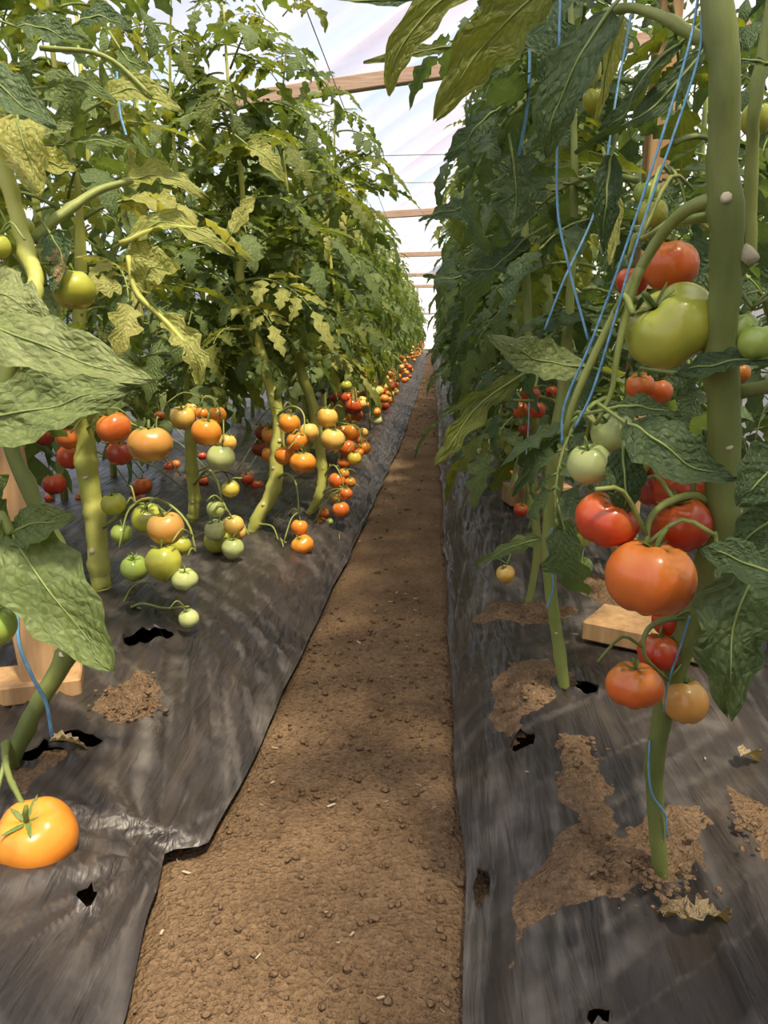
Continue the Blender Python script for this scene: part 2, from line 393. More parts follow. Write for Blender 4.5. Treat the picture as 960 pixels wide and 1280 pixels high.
def poly_mat(name='greenhouse_film', clear=0.56):
    m, nt, out = newmat(name)
    co = N(nt, 'ShaderNodeTexCoord')
    mp = N(nt, 'ShaderNodeMapping'); mp.inputs['Rotation'].default_value = (0, 0, 0.35); mp.inputs['Scale'].default_value = (0.25, 1.5, 0.4)
    nt.links.new(co.outputs['Object'], mp.inputs['Vector'])
    n1 = N(nt, 'ShaderNodeTexNoise', Scale=1.0, Detail=4.0, Distortion=0.4); nt.links.new(mp.outputs[0], n1.inputs['Vector'])
    tint = ramp(nt, [(0.33, (0.66, 0.76, 0.88)), (0.5, (0.82, 0.79, 0.82)), (0.66, (0.86, 0.68, 0.68))], n1.outputs['Fac'])
    tr = N(nt, 'ShaderNodeBsdfTransparent', Color=(0.95, 0.96, 1.0, 1))
    tl = N(nt, 'ShaderNodeBsdfTranslucent'); nt.links.new(tint.outputs[0], tl.inputs['Color'])
    df = N(nt, 'ShaderNodeBsdfDiffuse'); nt.links.new(tint.outputs[0], df.inputs['Color'])
    m1 = N(nt, 'ShaderNodeMixShader', Fac=0.25); nt.links.new(tl.outputs[0], m1.inputs[1]); nt.links.new(df.outputs[0], m1.inputs[2])
    m2 = N(nt, 'ShaderNodeMixShader', Fac=clear); nt.links.new(m1.outputs[0], m2.inputs[1]); nt.links.new(tr.outputs[0], m2.inputs[2])
    nt.links.new(m2.outputs[0], out.inputs[0])
    return m
M_POLY = poly_mat(); M_CLEAR = poly_mat('clear_gable_film', 0.88)

# ------------------------------------------------------------------ ground, mulch film
LEN = 31.0
LE = [(100, 1450), (130, 1350), (157, 1280), (186, 1165), (199, 1120), (204, 1072), (256, 1064), (300, 990), (350, 880), (400, 775), (440, 690), (470, 625), (500, 560), (516, 510), (526, 475)]
RE = [(577, 1450), (577, 1350), (577, 1280), (579, 1150), (580, 1050), (574, 980), (566, 850), (560, 780), (553, 650), (549, 560), (546, 500)]
def edge_fn(px):
    P = [gz(a, b) for a, b in px]
    ys = np.array([p.y for p in P]); xs = np.array([p.x for p in P])
    o = np.argsort(ys); ys = ys[o]; xs = xs[o]
    return lambda y: np.interp(y, ys, xs)
_xl = edge_fn(LE); _xr = edge_fn(RE)
def xL(y): return _xl(y) + 0.010 * vn(np.asarray(y) * 9, 0.3, 5) + 0.03 * vn(np.asarray(y) * 0.8, 4.3, 6) * smooth(np.asarray(y) / 6 - 0.3)
def xR(y): return _xr(y) + 0.014 * vn(np.asarray(y) * 8, 1.3, 8) + 0.03 * vn(np.asarray(y) * 0.8, 7.3, 9) * smooth(np.asarray(y) / 6 - 0.3)
PUCK = gz(196, 1068, 0.03)
BEDH = 0.05
def film_left(x, y):
    e = xL(y) - x
    z = 0.006 + (BEDH - 0.006) * smooth(e / 0.16)
    a = 0.30
    p = x * math.sin(a) * -1 + y * math.cos(a); q = x * math.cos(a) + y * math.sin(a)
    a2 = 0.75; p2 = -x * math.sin(a2) + y * math.cos(a2); q2 = x * math.cos(a2) + y * math.sin(a2)
    amp = 0.4 + 1.2 * smooth(vn(x * 2.3, y * 1.7, 22) + 0.5)
    w = 1.5 * amp * (0.0050 * crease(q * 22 + 1.5 * vn(p * 2, q * 3, 21), p * 1.5, 11) + 0.0032 * crease(q * 46, p * 2.6, 12) + 0.0045 * crease(q2 * 15, p2 * 1.6, 23) + 0.0018 * vn(q * 110, p * 8, 24)) + 0.020 * vn(x * 3.5, y * 2.2, 13)
    dx = x - PUCK.x; dy = y - PUCK.y; r = np.sqrt(dx * dx + dy * dy) + 1e-6; th = np.arctan2(dy, dx)
    pk = np.exp(-(r / 0.17) ** 2)
    w = w * (1 - 0.7 * pk) + pk * (0.012 * crease(th * 4.2, r * 2, 14) + 0.022 * (1 - r / 0.17))
    return z + w * smooth(e / 0.05 + 0.25)
def film_right(x, y):
    e = x - xR(y)
    z = 0.006 + (BEDH - 0.006) * smooth(e / 0.11)
    a = -0.12
    p = x * math.sin(a) * -1 + y * math.cos(a); q = x * math.cos(a) + y * math.sin(a)
    a2 = -0.9; p2 = -x * math.sin(a2) + y * math.cos(a2); q2 = x * math.cos(a2) + y * math.sin(a2)
    amp = 0.3 + 1.2 * smooth(vn(x * 2.6, y * 1.9, 36) + 0.5)
    w = 1.4 * amp * (0.0042 * crease(q * 26 + 1.5 * vn(p * 3, q * 4, 31), p * 2.0, 32) + 0.0028 * crease(q * 55, p * 3.4, 33) + 0.0034 * crease(q2 * 17, p2 * 1.8, 37) + 0.0016 * vn(q * 110, p * 8, 38)) + 0.018 * vn(x * 4, y * 2.6, 34)
    hem = np.exp(-((e - 0.045) / 0.02) ** 2)
    return z + w * smooth(e / 0.05 + 0.25) + 0.008 * hem * (1 + vn(y * 12, 2.1, 35))
def streak_left(x, y):
    a = 0.30; p = -x * math.sin(a) + y * math.cos(a); q = x * math.cos(a) + y * math.sin(a)
    a2 = 0.75; p2 = -x * math.sin(a2) + y * math.cos(a2); q2 = x * math.cos(a2) + y * math.sin(a2)
    m = smooth(vn(x * 3.1, y * 2.1, 71) * 2.2 + .35)
    s_ = crease(q * 44, p * 1.3, 72) * m + .8 * crease(q2 * 36, p2 * 1.5, 73) * (1 - m) + .5 * crease(q * 95, p * 3, 74) * m
    dx = x - PUCK.x; dy = y - PUCK.y; r = np.hypot(dx, dy); th = np.arctan2(dy, dx); pk = np.exp(-(r / .2) ** 2)
    return np.clip(s_ * (1 - pk) + pk * crease(th * 9, r * 3, 75), 0, 1)
def streak_right(x, y):
    a = -0.12; p = -x * math.sin(a) + y * math.cos(a); q = x * math.cos(a) + y * math.sin(a)
    a2 = -0.9; p2 = -x * math.sin(a2) + y * math.cos(a2); q2 = x * math.cos(a2) + y * math.sin(a2)
    m = smooth(vn(x * 3.6, y * 2.6, 81) * 2.2 + .3)
    return np.clip(crease(q * 48, p * 1.6, 82) * m + .8 * crease(q2 * 40, p2 * 1.7, 83) * (1 - m) + .5 * crease(q * 105, p * 3, 84) * m, 0, 1)
def soil_z(x, y):
    return 0.010 * fbm(x * 6, y * 6, 41, 3) + 0.004 * fbm(x * 55, y * 55, 42, 3) - 0.004

def yrows(n, y0=0.33, y1=LEN):
    near = np.geomspace(y0, y1, n); return near
ys = np.concatenate([[-3.9, -2.6, -1.6, -1.0, -0.5, -0.1, 0.15], yrows(430)])
xs = np.concatenate([np.linspace(-3.45, -0.75, 16), np.linspace(-0.65, 0.5, 130), np.linspace(0.6, 5.1, 18)])
Xg, Yg = np.meshgrid(xs, ys)
inpath = smooth((Xg - xL(Yg)) / 0.03 + 0.5) * smooth((xR(Yg) - Xg) / 0.03 + 0.5)
Zg = soil_z(Xg, Yg) * (0.35 + 0.65 * inpath) - 0.012 * (1 - inpath)
floor = obj('floor', np_grid_mesh('floor', Xg, Yg, Zg, M_SOIL))
tag(floor, 'bare brown soil path running down the greenhouse', None, None, 'structure')

def cut_holes(X, Y, holes, base):
    """open tidy ragged holes: snap the rim vertices to the outline, drop what lies inside"""
    k = np.ones(X.shape, bool); lip = np.zeros(X.shape)
    for n_, (px, py, rx, ry) in enumerate(holes):
        c = gz(px, py, base); ex = (gz(px + rx, py, base) - c).length; ey = (gz(px, py - ry, base) - c).length
        u = (X - c.x) / ex; v = (Y - c.y) / ey; th = np.arctan2(v, u)
        R = 1 + .14 * np.sin(2 * th + n_) + .07 * np.sin(5 * th + 2 * n_)
        d = np.hypot(u, v) / R
        m = (d > .5) & (d < 1)
        f = np.where(m, 1 / np.maximum(d, .05), 1)
        X = c.x + (X - c.x) * f; Y = c.y + (Y - c.y) * f
        k &= (d >= 1) | m
        lip += .006 * np.exp(-((d - 1) / .25) ** 2) * (1 + np.sin(4 * th + n_))
    return X, Y, k, lip
s = np.concatenate([np.linspace(0, 0.30, 185), np.linspace(0.315, 1, 22)])
yy = np.concatenate([[-3.9, -2.6, -1.6, -0.9, -0.4, 0.0, 0.2], yrows(430)])
S, Yl = np.meshgrid(s, yy)
Xl = xL(Yl) - S * (3.3 + xL(Yl))
Xl, Ylf, kl, lipl = cut_holes(Xl, Yl, [(186, 802, 30, 8), (95, 934, 34, 7), (50, 950, 36, 10), (105, 1104, 16, 9)], BEDH)
film_l = obj('mulch_film', np_grid_mesh('mulch_film_left', Xl, Ylf, film_left(Xl, Ylf) + lipl, M_FILM, kl, streak_left(Xl, Ylf)))
tag(film_l, 'wrinkled dusty black mulch film under the sunlit row of orange tomatoes', 'mulch film')
s = np.concatenate([np.linspace(0, 0.16, 185), np.linspace(0.18, 1, 26)])
S, Yl = np.meshgrid(s, yy)
Xr = xR(Yl) + S * (5.0 - xR(Yl))
Xr, Yrf, kr, lipr = cut_holes(Xr, Yl, [(603, 1072, 11, 20), (653, 934, 14, 10), (747, 1277, 12, 10), (722, 866, 24, 9)], BEDH)
film_r = obj('mulch_film', np_grid_mesh('mulch_film_right', Xr, Yrf, film_right(Xr, Yrf) + lipr, M_FILM, kr, streak_right(Xr, Yrf)))
tag(film_r, 'black mulch film strewn with soil patches under the shaded tomato row', 'mulch film')

def inside_sd(X, Y, poly):
    P = np.array([(p.x, p.y) for p in poly]); n = len(P)
    d = np.full(X.shape, 9.0); ins = np.zeros(X.shape, bool)
    for i in range(n):
        a = P[i]; b = P[(i + 1) % n]
        ex, ey = b - a; t = np.clip(((X - a[0]) * ex + (Y - a[1]) * ey) / (ex * ex + ey * ey + 1e-12), 0, 1)
        d = np.minimum(d, np.hypot(X - a[0] - t * ex, Y - a[1] - t * ey))
        c = ((a[1] > Y) != (b[1] > Y)) & (X < (b[0] - a[0]) * (Y - a[1]) / (b[1] - a[1] + 1e-12) + a[0])
        ins ^= c
    return np.where(ins, d, -d)
def soil_patch(px, film, label, h=0.012, name='soil_patch', wid=0.06, rag=0.022):
    if film is film_right: h *= 0.7
    poly = [gz(a, b, BEDH) for a, b in px]
    x0 = min(p.x for p in poly) - 0.04; x1 = max(p.x for p in poly) + 0.04
    y0 = min(p.y for p in poly) - 0.04; y1 = max(p.y for p in poly) + 0.04
    st = max(0.0032, (y1 - y0 + x1 - x0) / 260)
    X, Y = np.meshgrid(np.arange(x0, x1, st), np.arange(y0, y1, st))
    sd = inside_sd(X, Y, poly) + rag * fbm(X * 30, Y * 30, 51, 4)
    up = h * smooth(sd / wid) + 0.7 * h * fbm(X * 45, Y * 45, 52, 3) * smooth(sd / 0.03) + 0.0045 * fbm(X * 130, Y * 130, 53, 2) * smooth(sd / 0.02)
    Z = film(X, Y) + np.where(sd > 0, 0.0008 + np.maximum(up, -0.0004) + 0.0015 * smooth(sd / 0.02), sd * 0.6 - 0.001)
    o = obj(name, np_grid_mesh(name, X, Y, Z, M_CLOD, sd > -0.012))
    tag(o, label, 'soil')
    return o
soil_patch([(640, 1190), (650, 1100), (690, 1050), (715, 1040), (700, 985), (690, 925), (735, 922), (752, 980), (775, 1045), (840, 1010), (868, 1010), (890, 1070), (870, 1110), (790, 1115), (760, 1130), (690, 1128), (655, 1150)], film_right,
           'wide brown soil patch spilled on black film around the nearest stem foot', 0.014)
soil_patch([(612, 850), (640, 835), (690, 830), (715, 850), (690, 880), (660, 900), (640, 925), (625, 915)], film_right, 'brown soil patch on film beside the slim second stem', 0.012)
soil_patch([(590, 770), (610, 752), (660, 750), (720, 760), (690, 780), (640, 778)], film_right, 'low soil mound around the stem with the yellow pepper-like fruit', 0.016)
soil_patch([(905, 985), (950, 1000), (985, 1050), (990, 1090), (950, 1085), (925, 1040)], film_right, 'small soil patch on film near the right-hand leaf stack', 0.008)
soil_patch([(720, 715), (800, 735), (900, 780), (870, 800), (790, 770), (730, 745)], film_right, 'crumbly soil strip behind the red tomato cluster', 0.010)
soil_patch([(112, 895), (135, 868), (175, 848), (205, 868), (190, 895), (150, 912)], film_left, 'crumbly soil heap on dusty film next to a wooden stake', 0.022, wid=0.07, rag=0.02)
soil_patch([(0, 990), (10, 965), (50, 950), (90, 945), (60, 970), (30, 1000)], film_left, 'dark soil showing through the slit around the leaning stem', 0.008)

def blob(c, r, seed):
    rr = random.Random(seed)
    t = (1 + 5 ** 0.5) / 2
    V = [(-1, t, 0), (1, t, 0), (-1, -t, 0), (1, -t, 0), (0, -1, t), (0, 1, t), (0, -1, -t), (0, 1, -t), (t, 0, -1), (t, 0, 1), (-t, 0, -1), (-t, 0, 1)]
    Fc = [(0, 11, 5), (0, 5, 1), (0, 1, 7), (0, 7, 10), (0, 10, 11), (1, 5, 9), (5, 11, 4), (11, 10, 2), (10, 7, 6), (7, 1, 8), (3, 9, 4), (3, 4, 2), (3, 2, 6), (3, 6, 8), (3, 8, 9), (4, 9, 5), (2, 4, 11), (6, 2, 10), (8, 6, 7), (9, 8, 1)]
    sx, sy, sz = rr.uniform(.7, 1.3), rr.uniform(.7, 1.3), rr.uniform(.5, .9)
    q = Euler((rr.uniform(0, 6), rr.uniform(0, 6), rr.uniform(0, 6))).to_matrix()
    out = []
    for v in V:
        w = q @ Vector(v).normalized() * (r * rr.uniform(.75, 1.15))
        out.append(Vector((c[0] + w.x * sx, c[1] + w.y * sy, c[2] + w.z * sz)))
    return out, Fc
mb = MB(); ms = MB()
rr = random.Random(3)
for k in range(2600):
    y = 0.42 * (12 / 0.42) ** (rr.random() ** 1.5) if k < 1700 else rr.uniform(0.45, 1.6)
    a = float(xL(y)); b = float(xR(y)); x = rr.uniform(a + 0.005, b - 0.005)
    r = (0.0010 + 0.0042 * rr.random() ** 5) * (1 + 0.15 * y)
    V, Fc = blob((x, y, float(soil_z(np.array(x), np.array(y))) + r * 0.55), r, k); mb.add(V, Fc)
for (px, py, w, h, n) in [(160, 880, 45, 28, 160), (760, 1080, 80, 40, 150), (650, 870, 40, 25, 70), (680, 765, 50, 10, 60), (830, 1110, 60, 40, 90), (930, 1040, 30, 40, 50), (730, 960, 30, 40, 50), (820, 760, 70, 25, 60)]:
    for k in range(n):
        ax = rr.gauss(0, .45); ay = rr.gauss(0, .45)
        p = gz(px + ax * w, py + ay * h, BEDH + 0.012); ff = film_left if px < 400 else film_right
        r = 0.0010 + 0.0045 * rr.random() ** 3
        z = float(ff(np.array(p.x), np.array(p.y))) + 0.010
        V, Fc = blob((p.x, p.y, z), r, 5000 + k); mb.add(V, Fc)
tag(obj('soil_clods', mb.mesh('soil_clods', M_CLOD)), 'loose crumbs and clods of brown soil scattered on the ground', 'soil clods', None, 'stuff')
for k in range(110):
    y = 0.45 * (6 / 0.45) ** rr.random()
    if rr.random() < .7: x = rr.uniform(float(xL(y)), float(xR(y))); z = float(soil_z(np.array(x), np.array(y))) + 0.003
    else: x = float(xR(y)) + rr.uniform(.05, .5); z = float(film_right(np.array(x), np.array(y))) + 0.003
    a = rr.uniform(0, 6.3); l = rr.uniform(.0012, .0048) * (1 + .15 * y)
    ms.box((x, y, z), (math.cos(a) * l, math.sin(a) * l, rr.uniform(-.2, .2) * l), (-math.sin(a) * l * .2 + rr.uniform(-.3, .3) * l, math.cos(a) * l * .2, 0), (0, 0, .0006))
tag(obj('straw_bits', ms.mesh('straw_bits', M_STRAW, False)), 'pale straw and dry leaf bits littering the soil', 'plant litter', None, 'stuff')

# ------------------------------------------------------------------ greenhouse shell
EZ, RZ, EXL, RX, EXR = 1.25, 3.85, -3.4, 0.95, 5.1
def roof_z(x):
    return np.where(x < RX, EZ + (RZ - EZ) * (x - EXL) / (RX - EXL), RZ + (EZ - RZ) * (x - RX) / (EXR - RX))
xs = np.linspace(EXL, EXR, 90); ys = np.linspace(-4.0, LEN, 680)
Xg, Yg = np.meshgrid(xs, ys)
RS = 1.25
sag = np.abs(np.sin(PI * (Yg + 0.25 * (Xg + 3)) / RS)) ** 0.7
q = Yg + 0.55 * Xg
Zg = roof_z(Xg) - 0.16 * sag + 0.10 * vn(q * 2.4, (Xg - Yg) * 0.35, 61) + 0.04 * crease(q * 4.0, (Xg - 0.3 * Yg) * 0.5, 62)
roof = obj('ceiling', np_grid_mesh('ceiling', Xg, Yg, Zg, M_POLY))
tag(roof, 'rippled translucent white plastic film roof', None, None, 'structure')
for nm, x in (('wall_left', EXL), ('wall_right', EXR)):
    yv = np.linspace(-4, LEN, 320); zv = np.linspace(0, EZ, 12)
    Yw, Zw = np.meshgrid(yv, zv)
    Xw = x + 0.03 * vn(Yw * 2.2, Zw * 1.5, 63)
    tag(obj(nm, np_grid_mesh(nm, Xw, Yw, Zw, M_POLY)), 'translucent plastic side wall', None, None, 'structure')
def gable(nm, y):
    xv = np.linspace(EXL, EXR, 60); t = np.linspace(0, 1, 24)
    Xw, T = np.meshgrid(xv, t); Zw = T * roof_z(Xw); Yw = y + 0.04 * vn(Xw * 2, Zw * 2, 64)
    return tag(obj(nm, np_grid_mesh(nm, Xw, Yw, Zw, M_CLEAR if y > 0 else M_POLY)), 'translucent plastic gable wall at the end of the path', None, None, 'structure')
gable('wall_back', LEN); gable('wall_front', -4.0)
# door frame in the far gable
mbx = MB()
for x in (-0.62, 0.42): mbx.box((x, LEN - 0.1, 1.25), (0.05, 0, 0), (0, 0.04, 0), (0, 0, 1.25))
dfr = obj('door_1', mbx.mesh('door_1', M_METAL, False)); tag(dfr, 'pale door frame in the far gable wall', None, None, 'structure')
for z in (2.5, 1.45):
    b = MB(); b.box((-0.1, LEN - 0.1, z), (0.8, 0, 0), (0, 0.04, 0), (0, 0, 0.045)); obj('cross_bar', b.mesh('cross_bar', M_METAL, False), dfr)
b = MB(); b.box((-0.1, LEN - 0.16, 0.06), (0.6, 0, 0), (0, 0.05, 0), (0, 0, 0.05)); obj('sill', b.mesh('sill', M_STEMD, False), dfr)

# white backdrop added outside, so the far doorway looks bright
b = MB(); b.box((0, LEN + 3.2, 1.6), (7, 0, 0), (0, .05, 0), (0, 0, 1.6))
tag(obj('added_backdrop', b.mesh('added_backdrop', plain('white_sheet', (0.78, 0.80, 0.84), (0.88, 0.88, 0.88), 3, 0.6), False)), 'white backdrop added to brighten the far doorway', None, None, 'structure')
b = MB(); b.box((0, LEN + 1.6, -.06), (7, 0, 0), (0, 1.6, 0), (0, 0, .04))
tag(obj('ground_outside', b.mesh('ground_outside', M_SOIL, False)), 'bare ground outside the far door', None, None, 'structure')

# tie beams and rafters
ordn = ['first', 'second', 'third', 'fourth', 'fifth']
def beam(p, q, hw, hh, name, label, cat, group=None, mat=M_WOODX):
    p = Vector(p); q = Vector(q); ax = (q - p) / 2; d = ax.normalized(); side = d.cross(Vector((0, 0, 1))).normalized(); up = side.cross(d)
    bm = bmesh.new()
    m = MB(); m.box((0, 0, 0), ax, side * hw, up * hh)
    me = m.mesh(name, mat, False); bm.from_mesh(me)
    bmesh.ops.bevel(bm, geom=bm.edges[:], offset=min(hw, hh) * .15, segments=1, affect='EDGES'); bm.to_mesh(me); bm.free()
    o = obj(name, me); o.location = (p + q) / 2
    return tag(o, label, cat, group)
for k, Yb in enumerate((5.4, 10.9, 16.2, 21.5, 26.5)):
    z0 = 2.20
    tilt = (0.115, 0.05, 0.02, 0.0, 0.0)[k]
    xl = EXL + (z0 - EZ) / (RZ - EZ) * (RX - EXL) + 0.1
    xr_ = EXR - (z0 - EZ) / (RZ - EZ) * (EXR - RX) - 0.1
    o = beam((xl, Yb, z0 + tilt * (xl + .35)), (xr_, Yb, z0 + tilt * (xr_ + .35)), 0.035, 0.045, 'tie_beam',
             f'{ordn[k]} wooden tie beam along the path under the plastic roof', 'beam', 'roof tie beams')
# trellis wires
def wire(pts, r, label, mat=M_WIRE, name='trellis_wire', cat='wire', group=None, sides=5):
    m = MB(); m.tube([Vector(p) for p in pts], r, sides); return tag(obj(name, m.mesh(name, mat)), label, cat, group)
for k, (y, z) in enumerate(((7.0, 2.10), (8.2, 2.10))):
    wire([(-2.6, y, z), (-0.5, y, z - .01), (1.5, y, z), (3.4, y, z)], 0.004, ('nearer' if k == 0 else 'farther') + ' cross wire spanning the gap between the rows', group='cross wires')
for x, l in ((-0.58, 'sunlit'), (0.40, 'shaded')):
    wire([(x, -1.8, 2.02), (x, 10, 2.0), (x, LEN - .3, 2.02)], 0.003, f'long steel trellis wire above the {l} row')

# ------------------------------------------------------------------ leaves
def leaflet_pts(L, W, n, m, lobe, curl, droop, seed, twist=0.0, crinkle=0.06):
    """verts along +Y, across X, up Z; returns verts, faces, uv"""
    rr = np.random.default_rng(seed)
    ph = rr.uniform(0, 6.28)
    t = np.linspace(0, 1, n + 1); u = np.linspace(-1, 1, 2 * m + 1)
    T, U = np.meshgrid(t, u, indexing='ij')
    prof = np.sin(PI * np.clip(T, 0.0, 1) ** 0.72) ** 0.85
    nl = 3.2 + rr.uniform(-.4, .6)
    lobf = 1 - lobe * 0.72 * (0.5 + 0.5 * np.cos(2 * PI * nl * T + 0.8 * np.sign(U) + ph * 0.3)) ** 1.3 * smooth(T * 4) * smooth((1 - T) * 4)
    half = W / 2 * prof * lobf + 0.002 * W
    X = U * half
    Y = T * L + 0.10 * W * np.abs(U) * (0.5 - T)
    c = np.abs(U) ** 1.6
    Z = curl * W * 0.5 * c * prof * (0.7 + 0.3 * np.cos(3 * T + ph))
    Z = Z + crinkle * W * (np.cos(2 * PI * (6 * T - 1.6 * np.abs(U)) + ph) * np.abs(U) * prof)
    ang = droop * T
    if abs(droop) > 1e-4:
        yy = L * np.sin(ang) / droop; zz = -L * (1 - np.cos(ang)) / droop
        Y2 = yy + (Y - T * L) + Z * np.sin(ang); Z = zz + Z * np.cos(ang); Y = Y2
    tw = twist * T
    X, Z = X * np.cos(tw) - 0 * Z, Z + X * np.sin(tw)
    V = np.stack([X.ravel(), Y.ravel(), Z.ravel()], 1)
    uv = np.stack([(U.ravel() * 0.5 + 0.5), T.ravel()], 1)
    return V, grid_faces(n + 1, 2 * m + 1), uv
def compound(seed, n=11, m=2, pairs=3, small=True, curl=0.35, lobe=0.8, sides=4):
    """compound tomato leaf, unit length, along +Y"""
    rr = random.Random(seed)
    a0 = rr.uniform(0.15, 0.45); dr = rr.uniform(0.9, 1.7)
    bend = rr.uniform(-.25, .25)
    pts = []; K = 10; p = Vector((0, 0, 0)); dirs = []
    for k in range(K + 1):
        s = k / K; el = a0 - dr * s; az = bend * s
        d = Vector((math.sin(az) * math.cos(el), math.cos(az) * math.cos(el), math.sin(el)))
        pts.append(p.copy()); dirs.append(d); p = p + d * (0.72 / K)
    V = []; Fc = []; UV = []; MI = []
    tv, tf = tube_geo(pts, [0.013 * (1 - 0.7 * k / K) for k in range(K + 1)], sides)
    V += [tuple(v) for v in tv]; Fc += tf; UV += [(0.5, 0.5)] * len(tv); MI += [1] * len(tf)
    def put(s, ang, L, tilt, sd):
        k = min(int(s * K), K - 1); f = s * K - k
        b = pts[k].lerp(pts[k + 1], f); d = dirs[k]
        right = d.cross(Vector((0, 0, 1))).normalized(); up = right.cross(d)
        yv = (d * math.cos(ang) + right * math.sin(ang)).normalized()
        xv = (right * math.cos(ang) - d * math.sin(ang)).normalized()
        zv = xv.cross(yv)
        # roll about own axis
        q = Quaternion(yv, tilt); xv = q @ xv; zv = q @ zv
        g, gf, gu = leaflet_pts(L, L * rr.uniform(.5, .66), n, m, lobe, curl * rr.uniform(.3, 1.5) * rr.choice((1, 1, 1, -0.6)), rr.uniform(.2, 1.3), sd, rr.uniform(-.3, .3))
        st = b + yv * 0.03
        bb = len(V)
        for x, y, z in g: V.append(tuple(st + xv * x + yv * y + zv * z))
        Fc.extend([tuple(i + bb for i in q_) for q_ in gf]); UV.extend([tuple(x) for x in gu]); MI.extend([0] * len(gf))
        if n > 4:
            tv, tf = tube_geo([b, st], 0.006, 4, base=len(V)); V.extend([tuple(v) for v in tv]); Fc.extend(tf); UV.extend([(0.5, 0.5)] * len(tv)); MI.extend([1] * len(tf))
    ss = [0.36, 0.60, 0.83][:pairs] if pairs == 3 else [0.45, 0.78]
    for i, s0 in enumerate(ss):
        for sd_ in (-1, 1):
            put(s0 + rr.uniform(-.03, .03), sd_ * rr.uniform(.85, 1.25), rr.uniform(.27, .36) * (1 - .1 * i), sd_ * rr.uniform(-.1, .5), seed * 31 + i * 2 + (sd_ > 0))
            if small and i < 2: put(s0 + 0.12 + rr.uniform(-.02, .02), sd_ * rr.uniform(.9, 1.3), rr.uniform(.09, .14), sd_ * .2, seed * 31 + 11 + i * 2 + (sd_ > 0))
    put(0.99, rr.uniform(-.2, .2), rr.uniform(.36, .44), rr.uniform(-.3, .3), seed * 31 + 29)
    return V, Fc, UV, MI
def compound_mesh(seed, mat, **kw):
    V, Fc, UV, MI = compound(seed, **kw)
    return mesh_from('leaf', V, Fc, [mat, M_PET], True, UV, MI)
LM = {}
for nm, mat, cu, k0 in (('green', M_LEAF, .35, 100), ('dark', M_DARK, .25, 200), ('yell', M_YELL, .6, 300), ('olive', M_OLIVE, .5, 400)):
    LM[nm] = [compound_mesh(k0 + i, mat, curl=cu) for i in range(7 if nm in ('green', 'dark') else 5)]

def leaf_mats(foot, H, z0, n, rr, lmin, lmax, lean=(0, 0), spread=1.0, top_small=0.55, zpow=1.12):
    out = []
    az = rr.uniform(0, 6.28)
    for k in range(n):
        f = (k + rr.random()) / n; f = f ** zpow
        z = z0 + (H - z0) * f
        az += 2.4 + rr.uniform(-.4, .4)
        L = rr.uniform(lmin, lmax) * (1 - (1 - top_small) * smooth(np.array((f - .7) / .3)).item())
        el = rr.uniform(-.35, .35) + .5 * smooth(np.array((f - .8) / .2)).item()
        b = Vector((foot[0] + lean[0] * f + rr.uniform(-.03, .03), foot[1] + lean[1] * f + rr.uniform(-.05, .05), z))
        M = Matrix.Translation(b) @ Matrix.Rotation(az, 4, 'Z') @ Matrix.Rotation(el, 4, 'X') @ Matrix.Rotation(rr.uniform(-.4, .4), 4, 'Y') @ Matrix.Diagonal((L * spread, L, L, 1))
        out.append((M, f, z, az))
    return out

# ------------------------------------------------------------------ plants
def scar(parent, p, nrm, r):
    nrm = Vector(nrm).normalized(); m = MB()
    m.tube([p - nrm * r * .6, p + nrm * r * .5, p + nrm * r * .62], [r * 1.15, r, r * .55], 8); return obj('leaf_scar', m.mesh('leaf_scar', M_SCAR), parent)
def stem_mesh(pts, radii, n=40, sides=12, mat=M_STEM, seed=0, knob=0.18):
    P = catmull(pts, n); R = interp_list(radii, n)
    rr = random.Random(seed)
    ph = rr.uniform(0, 6)
    R = [r * (1 + knob * max(0, math.sin(k * 0.75 + ph)) ** 6) for k, r in enumerate(R)]
    P = [p + Vector((rr.uniform(-1, 1), rr.uniform(-1, 1), 0)) * R[k] * .10 for k, p in enumerate(P)]
    m = MB(); m.tube(P, R, sides, fluted=0.05); return m.mesh('stem', mat), P, R
def pxpts(lst): return [gd(a, b, d) for a, b, d in lst]
def hero_stem(plant, lst, wpx, mat, seed, name='stem', scars=(), n=44, grow=None):
    pts = pxpts(lst); radii = [w * l[2] / F / 2 for w, l in zip(wpx, lst)]
    if grow:                                # the stem goes on to the top of the plant
        e = pts[-1]; h = grow - e.z; k = max(2, int(h / .18))
        for i in range(1, k + 1): pts.append(e + Vector((.02 * math.sin(i * 1.7), .02 * math.cos(i * 2.1), h * i / k))); radii.append(radii[len(lst) - 1] * (.62 if plant is not R1 else 1) * (1 - .75 * i / k))
        n = int(n * len(pts) / len(lst))
    me, P, R = stem_mesh(pts, radii, n, 14, mat, seed, 0.22)
    o = obj(name, me, plant)
    for (a, b) in scars:
        # put on the stem surface, facing the viewer
        best = min(range(len(P)), key=lambda i: (P[i] - CLOC).normalized().cross(ray(a, b).normalized()).length)
        nrm = (CLOC - P[best]).normalized() + camdir(1, 0, 0) * ((a - 0) * 0) + camdir(rr.uniform(-.6, .6), rr.uniform(0, .4), .3) * .6
        nrm.normalize(); scar(o, P[best] + nrm * R[best] * .95, nrm, R[best] * .28)
    return o
def add_leaf(plant, kind, M, rr):
    me = rr.choice(LM[kind]); o = bpy.data.objects.new('leaf', me); COL.objects.link(o); o.parent = plant
    o.matrix_local = Matrix.Translation(-Vector(plant.location)) @ M
    return o

